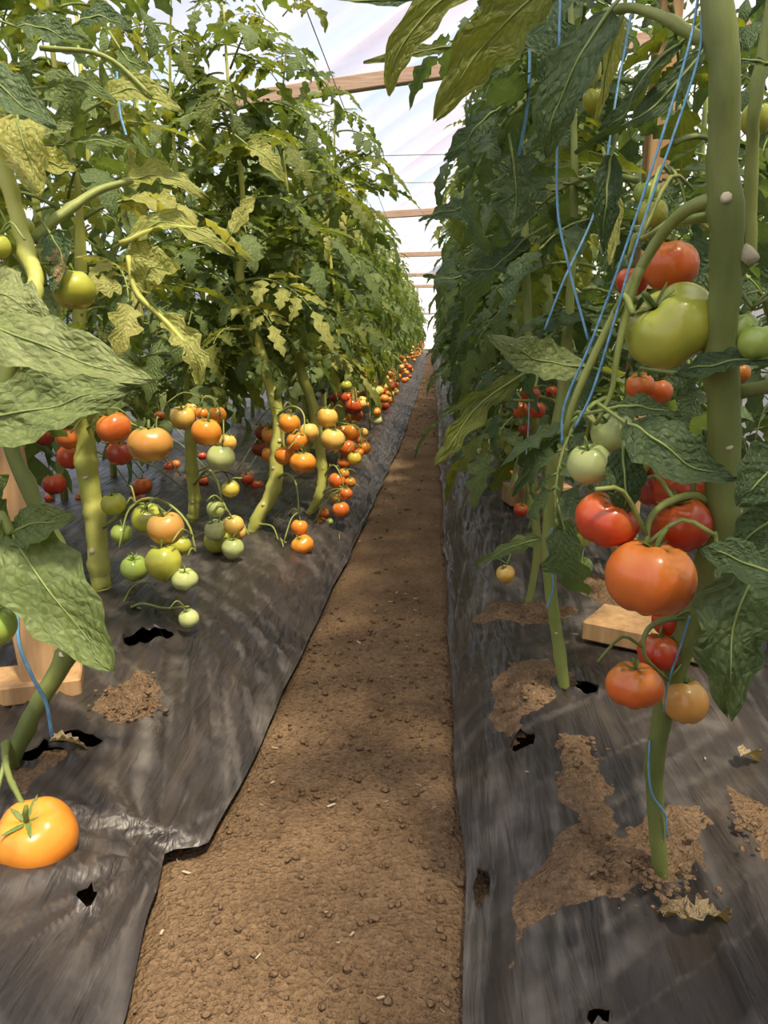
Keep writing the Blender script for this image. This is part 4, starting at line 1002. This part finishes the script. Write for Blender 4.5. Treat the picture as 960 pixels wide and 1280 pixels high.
for (lst, w, mat, face, curl, lobe, lab) in [
    ([(-40, 400, .78), (30, 425, .76), (110, 452, .75), (192, 478, .75)], 86, M_BROAD, (0, .5, 1), .12, .35, 'broad grey-green leaf, upper of two'),
    ([(-50, 345, .82), (0, 370, .80), (60, 400, .79)], 90, M_BROAD, (.1, .5, 1), .2, .4, None),
    ([(-60, 530, .73), (20, 515, .72), (90, 500, .71), (160, 488, .71)], 100, M_BROAD, (0, .3, 1), .15, .25, 'broad grey-green leaf with rolled pale edge, lower of two'),
    ([(8, 655, .80), (45, 715, .79), (90, 775, .78), (138, 835, .78)], 112, M_LEAF, (.15, .3, 1), .18, .3, 'glossy green leaf hanging before the wooden stake'),
    ([(14, 668, .80), (45, 655, .79), (92, 648, .78)], 58, M_LEAF, (0, .4, 1), .15, .2, None),
    ([(0, 655, .80), (-15, 620, .79), (10, 595, .79)], 40, M_LEAF, (.3, .3, 1), .15, .2, None),
    ([(22, 148, .92), (32, 185, .90), (48, 242, .90)], 72, M_YELL, (-.1, .3, 1), .2, .4, 'pale yellow leaf'),
    ([(40, 195, .93), (68, 205, .92), (95, 212, .93)], 40, M_YELL, (.2, .3, 1), .5, .4, None),
    ([(-30, 80, .85), (15, 120, .84), (70, 160, .84)], 58, M_DARK, (0, .5, 1), .2, .3, None),
    ([(130, 128, 1.0), (170, 112, 1.0), (228, 140, 1.0)], 50, M_YELL, (0, .5, 1), .3, .4, None),
    ([(55, 108, .98), (95, 103, .98), (145, 128, .98)], 30, M_LEAF, (0, .7, .7), .3, .3, None),
    ([(80, 180, 1.0), (120, 178, 1.0), (172, 184, 1.0)], 26, M_LEAF, (0, .7, .7), .4, .3, None),
    ([(40, 175, .98), (65, 165, .98), (92, 155, .98)], 34, M_BROAD, (0, .6, .8), .2, .2, None),
    ([(158, 228, 1.04), (200, 218, 1.04), (255, 245, 1.04)], 46, M_YELL, (0, .5, 1), .4, .8, None),
    ([(165, 296, 1.05), (205, 276, 1.05), (250, 295, 1.05), (292, 318, 1.06)], 40, M_YELL, (0, .5, 1), .4, .8, None),
    ([(178, 362, 1.05), (190, 338, 1.04), (222, 335, 1.04)], 62, M_YELL, (0, .3, 1), .3, .6, None),
    ([(205, 395, 1.05), (228, 420, 1.05), (245, 448, 1.05), (250, 480, 1.06)], 42, M_YELL, (.3, .2, 1), .5, .8, None),
    ([(62, 292, .93), (80, 325, .92), (68, 365, .92)], 44, M_SCORCH, (-.3, .2, 1), .5, .5, 'curled withered leaf'),
    ([(170, 300, 1.06), (175, 320, 1.06), (168, 345, 1.06)], 34, M_YELL, (-.2, .2, 1), .3, .3, None),
    ([(150, 60, 1.1), (165, 80, 1.1), (190, 85, 1.1)], 30, M_LEAF, (0, .4, 1), .3, .5, None),
    ([(100, 30, 1.0), (130, 20, 1.0), (165, 40, 1.0)], 40, M_DARK, (0, .5, 1), .3, .5, None),
    ([(20, 30, .95), (60, 40, .95), (110, 55, .95)], 50, M_DARK, (0, .5, 1), .3, .6, None),
    ([(310, 180, 1.4), (330, 195, 1.4), (355, 225, 1.4)], 34, M_YELL, (0, .5, 1), .4, .6, None),
    ([(290, 290, 1.6), (305, 265, 1.6), (318, 245, 1.6)], 26, M_YELL, (0, .4, 1), .3, .4, None)]:
    hero_leaf(L1, lst, w, mat, face, curl, lobe, int(lst[0][0] * 5 + lst[1][1] + 900), label=lab)
rr = random.Random(41)
for M, f, z, az in leaf_mats((-.74, 1.05, 0), 1.55, .74, 24, rr, .22, .32): add_leaf(L1, rr.choice(('green', 'green', 'green', 'olive', 'yell')), M, rr)

# ---- left row, hero plants two to six
def hero_plant(lst, w, mat, seed, label, scars, z0, n, top, yprob=.2):
    foot = gz(lst[0][0], lst[0][1], BEDH); P_ = empty('tomato_plant', foot); tag(P_, label, 'tomato plant', LG)
    hero_stem(P_, lst, w, mat, seed, scars=scars, n=50, grow=top - .08)
    rr = random.Random(seed)
    up = gd(*lst[-1])
    for M, f, z, az in leaf_mats((up.x, up.y, 0), top, z0, n, rr, .24, .36): add_leaf(P_, 'yell' if rr.random() < yprob and f < .7 else rr.choice(('green', 'green', 'green', 'olive')), M, rr)
    return P_
L2 = hero_plant([(128, 745, 1.69), (124, 712, 1.68), (118, 650, 1.66), (110, 590, 1.64), (103, 535, 1.62), (95, 470, 1.6), (100, 380, 1.6)], [22, 24, 26, 27, 24, 20, 16], M_STEMY, 51, 'tomato plant with a thick knotted stem beside tan-orange fruit', [(112, 598), (122, 690)], .60, 34, 1.62, .25)
L3 = hero_plant([(240, 652, 2.30), (243, 630, 2.28), (240, 590, 2.26), (238, 550, 2.24), (237, 500, 2.22), (236, 420, 2.2)], [13, 14, 15, 15, 13, 11], M_STEMY, 52, 'tomato plant with an upright yellowish stem behind mixed green and orange fruit', [(238, 556), (246, 628)], .42, 42, 1.58, .2)
L4 = hero_plant([(313, 672, 2.18), (322, 648, 2.17), (342, 612, 2.16), (346, 570, 2.15), (348, 525, 2.14), (338, 480, 2.13), (318, 420, 2.12), (300, 360, 2.12)], [14, 15, 17, 17, 16, 16, 14, 12], M_STEMY, 53, 'tomato plant with a zigzag pale stem in front of bright orange fruit', [(345, 495), (350, 555), (337, 585), (328, 628), (345, 530)], .52, 40, 1.52, .15)
L5 = hero_plant([(375, 655, 2.40), (392, 634, 2.38), (402, 605, 2.37), (400, 560, 2.36), (392, 510, 2.35), (375, 460, 2.34), (365, 400, 2.34)], [9, 11, 12, 12, 12, 12, 10], M_STEMY, 54, 'tomato plant with a curved stem between orange clusters', [(388, 497), (398, 585)], .52, 40, 1.5, .1)
L6 = hero_plant([(428, 570, 3.15), (427, 540, 3.1), (425, 500, 3.05), (418, 460, 3.0)], [9, 10, 10, 9], M_STEMY, 55, 'tomato plant behind the orange clusters, with a short visible stem', [], .44, 42, 1.5, .1)
C = {
 'L2a': (L2, [(103, 540, 1.62), (140, 515, 1.55), (165, 530, 1.5), (195, 540, 1.45)], 'in the red and tan bunch under the broad grey-green leaves', [
  (142, 535, 43, 1.46, 'redor', 'round'), (188, 555, 56, 1.42, 'brown', 'beef'), (86, 545, 34, 1.62, 'redor', 'round'), (150, 566, 34, 1.58, 'dkred', 'round'), (88, 571, 33, 1.72, 'red', 'round'), (68, 605, 29, 1.85, 'red', 'round'), (55, 545, 26, 1.75, 'dkred', 'round'), (120, 540, 24, 1.7, 'redor', 'round')]),
 'L2b': (L2, [(128, 660, 1.66), (150, 645, 1.60), (180, 624, 1.55), (210, 630, 1.52), (235, 655, 1.50), (245, 690, 1.5)], 'in the mixed green and orange cluster beside the thick knotted stem', [
  (142, 630, 31, 1.56, 'yelgr', 'round'), (152, 667, 27, 1.55, 'green', 'round'), (184, 648, 40, 1.58, 'yelgr', 'round'), (207, 660, 46, 1.48, 'brown', 'round'), (204, 702, 46, 1.46, 'yelgr', 'heart'), (168, 710, 35, 1.50, 'green', 'round'), (231, 724, 33, 1.46, 'pale', 'beef'), (226, 682, 26, 1.6, 'yelgr', 'round')]),
 'L2c': (L2, [(150, 770, 1.6), (175, 755, 1.55), (205, 760, 1.5), (236, 758, 1.45)], 'at the tip of the lowest straggling truss over the film', [(236, 773, 26, 1.42, 'pale', 'round')]),
 'L3a': (L3, [(237, 505, 2.2), (250, 498, 2.0), (268, 500, 1.9), (280, 530, 1.85)], 'in the bunch round the top of the upright yellowish stem', [
  (228, 522, 32, 1.95, 'yelor', 'round'), (258, 540, 38, 1.78, 'orange', 'round'), (253, 517, 17, 1.95, 'orange', 'round'), (271, 519, 24, 1.92, 'orange', 'round'), (284, 553, 24, 1.88, 'yelor', 'round'), (276, 572, 36, 1.76, 'pale', 'round'), (240, 512, 20, 2.0, 'yelor', 'round')]),
 'L3b': (L3, [(243, 605, 2.25), (258, 588, 2.1), (270, 598, 2.0), (280, 630, 1.95), (292, 650, 1.95)], 'in the pale cluster hanging low between the two stems', [
  (288, 611, 23, 1.95, 'yellow', 'round'), (270, 636, 24, 1.96, 'pale', 'round'), (269, 662, 28, 1.9, 'pale', 'heart'), (271, 676, 33, 1.96, 'yelgr', 'round'), (292, 656, 26, 1.9, 'yelor', 'round'), (297, 665, 22, 1.96, 'yelor', 'round'), (291, 685, 28, 1.88, 'pale', 'heart')]),
 'L4a': (L4, [(346, 520, 2.13), (365, 508, 2.05), (380, 520, 2.02), (378, 560, 2.0)], 'in the bright orange bunch behind the zigzag stem', [
  (362, 529, 27, 2.02, 'orange', 'round'), (371, 551, 26, 2.02, 'orange', 'round'), (340, 543, 26, 2.2, 'orange', 'round'), (339, 568, 24, 2.2, 'orange', 'round'), (356, 569, 26, 2.06, 'orange', 'round'), (379, 578, 33, 1.98, 'orange', 'beef'), (386, 540, 25, 2.1, 'yelor', 'round'), (325, 560, 22, 2.4, 'dkred', 'round'), (328, 540, 20, 2.4, 'dkred', 'round')]),
 'L4b': (L4, [(345, 600, 2.16), (358, 592, 2.1), (370, 605, 2.06), (374, 640, 2.04)], 'at the end of the long drooping truss over the film', [
  (374, 659, 22, 2.04, 'orange', 'round'), (378, 681, 29, 2.02, 'orange', 'beef')]),
 'L4c': (L4, [(322, 655, 2.17), (340, 658, 2.12), (348, 675, 2.08)], 'of two stacked at the foot of the zigzag stem', [(352, 697, 18, 2.06, 'orange', 'round'), (353, 715, 29, 2.04, 'orange', 'beef')]),
 'L5a': (L5, [(395, 520, 2.35), (402, 510, 2.25), (412, 515, 2.2), (420, 540, 2.2)], 'of the peach-coloured pair beside the curved stem', [(409, 522, 27, 2.18, 'yelor', 'round'), (416, 549, 31, 2.18, 'yelor', 'round')]),
 'L5b': (L5, [(420, 528, 2.5), (432, 530, 2.45), (448, 535, 2.42), (452, 560, 2.4)], 'in the crowded orange cluster at the path edge', [
  (428, 540, 20, 2.5, 'orange', 'round'), (440, 540, 22, 2.45, 'orange', 'round'), (454, 541, 13, 2.5, 'yelor', 'round'), (434, 560, 22, 2.42, 'redor', 'round'), (455, 560, 18, 2.42, 'orange', 'round'), (450, 550, 14, 2.46, 'redor', 'round'), (443, 573, 18, 2.38, 'yellow', 'round'), (430, 578, 18, 2.44, 'redor', 'round'), (449, 566, 12, 2.4, 'orange', 'round')]),
 'L5c': (L5, [(402, 600, 2.37), (415, 582, 2.33), (424, 590, 2.3), (430, 610, 2.3)], 'in the small orange bunch hanging under the crowded cluster', [
  (421, 601, 22, 2.32, 'redor', 'round'), (430, 592, 14, 2.36, 'orange', 'round'), (438, 603, 14, 2.32, 'orange', 'round'), (421, 620, 18, 2.34, 'yelor', 'round'), (433, 617, 16, 2.28, 'redor', 'round'), (426, 637, 22, 2.28, 'redor', 'round'), (405, 641, 14, 2.36, 'redor', 'round'), (402, 654, 16, 2.34, 'redor', 'round'), (412, 652, 9, 2.34, 'green', 'round')]),
 'L5d': (L5, [(404, 650, 2.36), (414, 660, 2.32), (424, 672, 2.28)], 'hanging alone lowest at the path edge', [(427, 684, 20, 2.28, 'redor', 'round')]),
 'L5e': (L5, [(372, 440, 2.33), (380, 432, 2.3), (392, 436, 2.3)], 'of the green pair high on the curved stem', [(382, 443, 20, 2.3, 'green', 'round'), (397, 447, 12, 2.3, 'green', 'round')]),
 'L6a': (L6, [(424, 490, 3.05), (432, 480, 3.0), (442, 486, 2.95)], 'in the dark red bunch high above the crowded cluster', [
  (433, 482, 14, 2.85, 'yelgr', 'round'), (435, 498, 18, 2.95, 'red', 'round'), (442, 507, 24, 2.9, 'red', 'round'), (452, 505, 13, 2.9, 'yelor', 'round'), (419, 496, 15, 3.0, 'dkred', 'round'), (446, 519, 16, 2.95, 'redor', 'round')]),
}
truss(L2, pxpts([(135, 768, 1.62), (160, 758, 1.58), (182, 764, 1.55), (196, 780, 1.53), (206, 800, 1.52)]), .0028, (), M_STEM)
truss(L2, pxpts([(150, 764, 1.6), (165, 735, 1.58), (185, 728, 1.57), (196, 738, 1.56)]), .0026, (), M_STEMD)
for key, (pl, tp, where, toms) in C.items():
    objs = []
    seen = {}
    big = max(t[2] for t in toms); sml = min(t[2] for t in toms)
    for (px, py, w, d, col, kind) in toms:
        size = 'largest ' if w == big and len(toms) > 1 else ('smallest ' if w == sml and len(toms) > 1 else '')
        word = 'ribbed ' if kind == 'beef' else ('pointed ' if kind == 'heart' else '')
        objs.append(tomato(gd(px, py, d), w * d / F, col, kind, None, f'{size}{word}{TWORD[col]} tomato {where}', 'tomatoes of the sunlit row', w > 12))
    truss(pl, pxpts(tp), .0045 if key in ('L2b', 'L3b', 'L4b') else .0035, objs, M_STEM)

# ---- small red fruit of the row behind, seen under the foliage
LOOSE = HB[4:8] + HB[13:]
D = [(178, 607, 24, 2.5, 'redor'), (177, 625, 18, 2.6, 'dkred'), (170, 615, 14, 2.6, 'dkred'), (211, 583, 12, 3.2, 'red'), (220, 580, 11, 3.2, 'redor'), (216, 592, 10, 3.2, 'yelor'), (253, 570, 11, 3.0, 'red'), (254, 601, 14, 2.9, 'red'), (258, 614, 16, 2.9, 'redor'), (236, 598, 12, 2.9, 'redor'), (234, 628, 15, 2.8, 'dkred'), (242, 654, 15, 2.7, 'orange'),
     (309, 598, 17, 2.9, 'red'), (322, 607, 16, 2.9, 'red'), (312, 614, 15, 2.9, 'dkred'), (306, 622, 13, 2.9, 'redor'), (299, 630, 15, 2.85, 'red'), (62, 622, 13, 2.6, 'red'), (100, 622, 11, 2.6, 'redor'), (20, 575, 18, 2.4, 'yelor'), (14, 560, 14, 2.4, 'redor'), (25, 550, 14, 2.4, 'green'),
     (200, 520, 14, 2.8, 'redor'), (170, 500, 12, 2.9, 'orange'), (20, 460, 22, 1.8, 'green'), (45, 470, 20, 1.8, 'yelgr'), (65, 465, 18, 1.8, 'yelgr')]
for (px, py, w, d, col) in D:
    LOOSE.append(tomato(gd(px, py, d), w * d / F, col, 'round', None, f'small {TWORD[col]} tomato of the hidden row behind the thick stems', 'small fruit of the hidden row', w > 14))

# ---- rest of the rows
rr = random.Random(77)
labL = 'leafy tomato plant farther along the sunlit row with orange fruit'
labR = 'leafy tomato plant farther along the shaded row'
labL2 = 'leafy tomato plant in the second row behind the sunlit one'
labR2 = 'leafy tomato plant in the second row behind the shaded one'
ORD = 'fourth fifth sixth seventh eighth ninth tenth eleventh twelfth thirteenth fourteenth fifteenth sixteenth seventeenth eighteenth nineteenth twentieth'.split()
kk = 3
y = 3.3
while y < 7.6:
    generic_plant((-.56 + rr.uniform(-.04, .04), y, BEDH), 1.50 + rr.uniform(-.08, .08), 'L', rr, .42, 44, f'{ORD[kk]} plant of the sunlit row counted from the wooden stake', LG, yprob=.08, lmin=.27, lmax=.40); y += .44; kk += 1
while y < LEN - .5:
    far_plant((-.58 + rr.uniform(-.04, .04), y, BEDH), rr.choice(FARL), FSL, labL, LG, rr); y += .46
kk = 0
y = 1.98
while y < 7.0:
    generic_plant((.32 + rr.uniform(-.03, .03), y, BEDH), 2.0 + rr.uniform(-.1, .1), 'R', rr, .34, 50, f'{ORD[kk]} plant of the shaded row counted from the soil patch', RG, lmin=.26, lmax=.38); y += .44; kk += 1
while y < LEN - .5:
    far_plant((.38 + rr.uniform(-.04, .04), y, BEDH), rr.choice(FARR), FSR, labR, RG, rr); y += .46
y = 1.1
while y < 14:
    far_plant((-1.25 + rr.uniform(-.05, .05), y, BEDH), rr.choice(FARB), FSL, labL2, 'tomato plants of the second row behind the sunlit one', rr, 1.0); y += .46
for yb, xb in ((-.45, .52), (-.9, .48), (-1.4, .45), (-1.9, .45), (-2.4, .45), (-2.9, .45), (-3.4, .45)):  # unseen plants behind the camera, added to shade the near ground
    far_plant((xb, yb, BEDH), rr.choice(FARR), FSR, 'unseen tomato plant added behind the camera to shade the near ground', RG, rr)
FARN = far_foliage(1010, M_DARK, 2.05, 1.02, 36, .26, .38)  # foliage kept above the frame, added only to shade the near path
far_plant((.50, .04, BEDH), FARN, FSR, 'unseen tomato plant added behind the camera to shade the near ground', RG, rr)
y = -1.5  # starts behind the camera; those unseen plants are added for near shade
while y < 12:
    far_plant((.98 + rr.uniform(-.05, .05), y, BEDH), rr.choice(FARRB), FSR, labR2, 'tomato plants of the second row behind the shaded one', rr); y += .46

# ---- fruit farther along the sunlit row
fr = random.Random(5)
nfar = 0
for k in range(30):
    yb = 3.3 + .40 * k
    for c in range(2 if k < 14 else 1):
        x0 = -.40 + fr.uniform(-.16, .10); z0 = fr.uniform(.16, .42); yy0 = yb + fr.uniform(-.2, .2)
        base_col = fr.choice((('redor', 'red', 'orange'), ('orange', 'yelor', 'redor'), ('yelor', 'orange', 'pale')))
        nn = fr.randint(3, 5)
        for q in range(nn):
            d = fr.uniform(.045, .07)
            col_ = fr.choice(base_col)
            tomato(Vector((x0 + fr.uniform(-.05, .05), yy0 + fr.uniform(-.05, .05), max(.09, z0 - .05 * q + fr.uniform(-.01, .01)))), d, col_, 'round', None, f'small {TWORD[col_]} tomato low along the far stretch of the sunlit row', 'far fruit of the sunlit row', False); nfar += 1
        for pl in (0,):
            m = MB(); m.tube(catmull([Vector((-.56, yy0, z0 + .10)), Vector((x0 - .03, yy0, z0 + .12)), Vector((x0, yy0, z0 + .03)), Vector((x0, yy0, max(.1, z0 - .05 * nn)))], 10), .004, 5)
            near = min((o for o in COL.objects if o.name.startswith('tomato_plant') and abs(o.location.x + .57) < .12), key=lambda o: abs(o.location.y - yy0))
            obj('truss', m.mesh('truss', M_PET), near)
mf = MB()
fcols = []
for k in range(150):
    yb = fr.uniform(15.2, LEN - 1)
    V, Fc = blob((-.38 + fr.uniform(-.12, .10), yb, fr.uniform(.12, .45)), .032, k); mf.add(V, Fc, fr.randint(0, 2))
tag(obj('distant_tomatoes', mf.mesh('distant_tomatoes', [TM['redor'], TM['orange'], TM['yelor']])), 'tiny orange fruit dotted along the distant end of the sunlit row', 'tomatoes', None, 'stuff')
for k in range(9):
    yb = 2.2 + .42 * k
    for q in range(2):
        col_ = fr.choice(('redor', 'pale', 'green', 'red', 'pale'))
        LOOSE.append(tomato(Vector((.20 + fr.uniform(-.08, .08), yb + fr.uniform(-.15, .15), fr.uniform(.14, .5))), fr.uniform(.04, .06), col_, 'round', None, f'small {TWORD[col_]} tomato low along the far stretch of the shaded row', 'far fruit of the shaded row', False))

PL = [o for o in COL.objects if o.name.startswith('tomato_plant')]
for t in LOOSE:                             # stalks for the single fruit
    e = top_of(t); near = min(PL, key=lambda o: (Vector((o.location.x, o.location.y)) - Vector((e.x, e.y))).length)
    b = Vector((near.location.x, near.location.y, min(e.z + .16, 1.0)))
    m = MB(); m.tube(catmull([b, b.lerp(e, .6) + Vector((0, 0, .07)), e], 10), .0026, 5); obj('truss', m.mesh('truss', M_PET), near)

# ------------------------------------------------------------------ twines, stake, boards, litter
def twine(lst, w, label, mat=M_TWINE):
    pts = catmull(pxpts(lst), 40); d = sum(l[2] for l in lst) / len(lst)
    m = MB(); m.tube(pts, w * d / F / 2 * .85, 5); return tag(obj('support_twine', m.mesh('support_twine', mat)), label, 'twine', 'blue support twines')
twine([(704, -120, .66), (700, 0, .66), (697, 150, .65), (697, 260, .65), (710, 330, .65), (735, 425, .65)], 4, 'blue twine hanging straight beside the scorched leaf')
twine([(800, -80, .74), (790, 10, .73), (772, 110, .72), (748, 250, .72), (705, 350, .71), (681, 412, .71)], 3.6, 'blue twine crossing behind the straight one')
twine([(878, -80, .53), (872, 0, .53), (852, 90, .53), (792, 280, .55), (742, 420, .58), (706, 505, .60), (702, 556, .61)], 4, 'blue twine running from the top to the truss end, outer strand')
twine([(880, -80, .525), (877, 20, .525), (868, 90, .53), (800, 290, .55), (768, 400, .57), (740, 490, .59), (718, 535, .60)], 4, 'blue twine running from the top to the green pair, inner strand')
twine([(812, 925, .73), (811, 965, .735), (816, 995, .745), (831, 1018, .755), (834, 1045, .765)], 3.5, 'blue twine end tied round the near stem foot')
twine([(862, 770, .66), (850, 810, .67), (836, 850, .68), (830, 890, .69)], 3, 'blue twine loop on the near stem beside the lowest fruit')
twine([(690, 660, 1.12), (686, 700, 1.14), (692, 730, 1.15), (684, 760, 1.16)], 3, 'blue twine wound round the slim second stem')
twine([(662, 470, 1.3), (660, 540, 1.32), (654, 610, 1.35)], 2, 'thin pale twine hanging before the small red fruit', M_TWINEP)
twine([(22, 755, .93), (24, 805, .93), (40, 845, .94), (58, 880, .95), (65, 920, .96)], 6, 'thick blue twine hanging beside the wooden stake')
twine([(146, 90, 1.2), (150, 140, 1.2), (158, 170, 1.2)], 4, 'blue twine between the high leaves above the yellow leaf')
twine([(660, -20, .9), (662, 90, .9), (655, 160, .9), (640, 230, .92)], 5, 'frayed blue twine deep inside the shaded foliage')
twine([(380, 380, 2.3), (383, 440, 2.32), (390, 480, 2.34)], 2.2, 'pale blue twine by the green pair on the curved stem', M_TWINEP)

def wood_box(name, c, ax, ay, az, parent=None, mat=M_WOOD):
    m = MB(); m.box((0, 0, 0), ax, ay, az); me = m.mesh(name, mat, False)
    bm = bmesh.new(); bm.from_mesh(me); bmesh.ops.bevel(bm, geom=bm.edges[:], offset=.003, segments=1, affect='EDGES'); bm.to_mesh(me); bm.free()
    o = bpy.data.objects.new(name, me); COL.objects.link(o)
    if parent is not None: o.parent = parent; o.location = Vector(c) - Vector(parent.location)
    else: o.location = c
    return o
sb = gz(30, 862, BEDH + .02)
st = empty('wooden_stake', Vector((sb.x, sb.y, BEDH))); tag(st, 'square pine stake standing on a short plank in the sunlit row', 'stake')
wood_box('post', Vector((sb.x - .015, sb.y + .03, BEDH + .40)), (.028, .012, 0), (-.012, .028, 0), (-.035, .0, .375), st)
wood_box('foot_plank', Vector((sb.x - .06, sb.y, BEDH + .02)), (.13, .05, 0), (-.016, .04, 0), (0, 0, .016), st)
pb = gz(800, 800, BEDH + .02)
b1 = wood_box('wooden_plank', Vector((pb.x + .02, pb.y + .02, BEDH + .028)), (.09, -.05, 0), (.03, .05, 0), (0, 0, .018))
tag(b1, 'short pine plank lying on the film behind the near plant', 'plank')
pp = gd(826, 130, 1.5)
b2 = wood_box('wooden_post', Vector((pp.x, pp.y, 1.0)), (.022, 0, 0), (0, .022, 0), (.01, 0, .97))
tag(b2, 'tall square pine post inside the shaded foliage', 'post')
lf = gz(670, 628, BEDH + .02)
b3 = wood_box('wooden_plank', Vector((lf.x, lf.y, BEDH + .05)), (.10, .02, 0), (-.01, .05, 0), (0, 0, .03))
tag(b3, 'weathered pine block on the ground among the small red fruit', 'plank')
# dry crumpled leaf at the near stem foot and scraps of litter
def dry_leaf(px, py, L, ang, label, ff, seed):
    c = gz(px, py, BEDH + .012); V, Fc, UV = leaflet_pts(L, L * .5, 12, 4, .7, .7, 1.0, seed, .6, .12)
    R_ = Matrix.Rotation(ang, 3, 'Z'); z = float(ff(np.array(c.x), np.array(c.y)))
    P = [R_ @ Vector((v[0], v[1] - L / 2, v[2])) + Vector((c.x, c.y, z + .022)) for v in V]
    return tag(obj('dry_leaf', mesh_from('dry_leaf', P, Fc, M_DRY, True, UV)), label, 'dry leaf')
dry_leaf(890, 1155, .07, -1.0, 'crumpled dry leaf lying below the near stem foot', film_right, 1)
dry_leaf(840, 1150, .06, .6, 'dry straw-coloured leaf scrap by the near stem foot', film_right, 2)
dry_leaf(92, 935, .06, -1.1, 'pale dry leaf on the dusty film by the leaning stem', film_left, 3)
dry_leaf(940, 945, .06, -.9, 'pale dry leaf on film under the broad dark leaf', film_right, 4)
print('tomatoes', TCOUNT[0], 'objects', len(COL.objects))
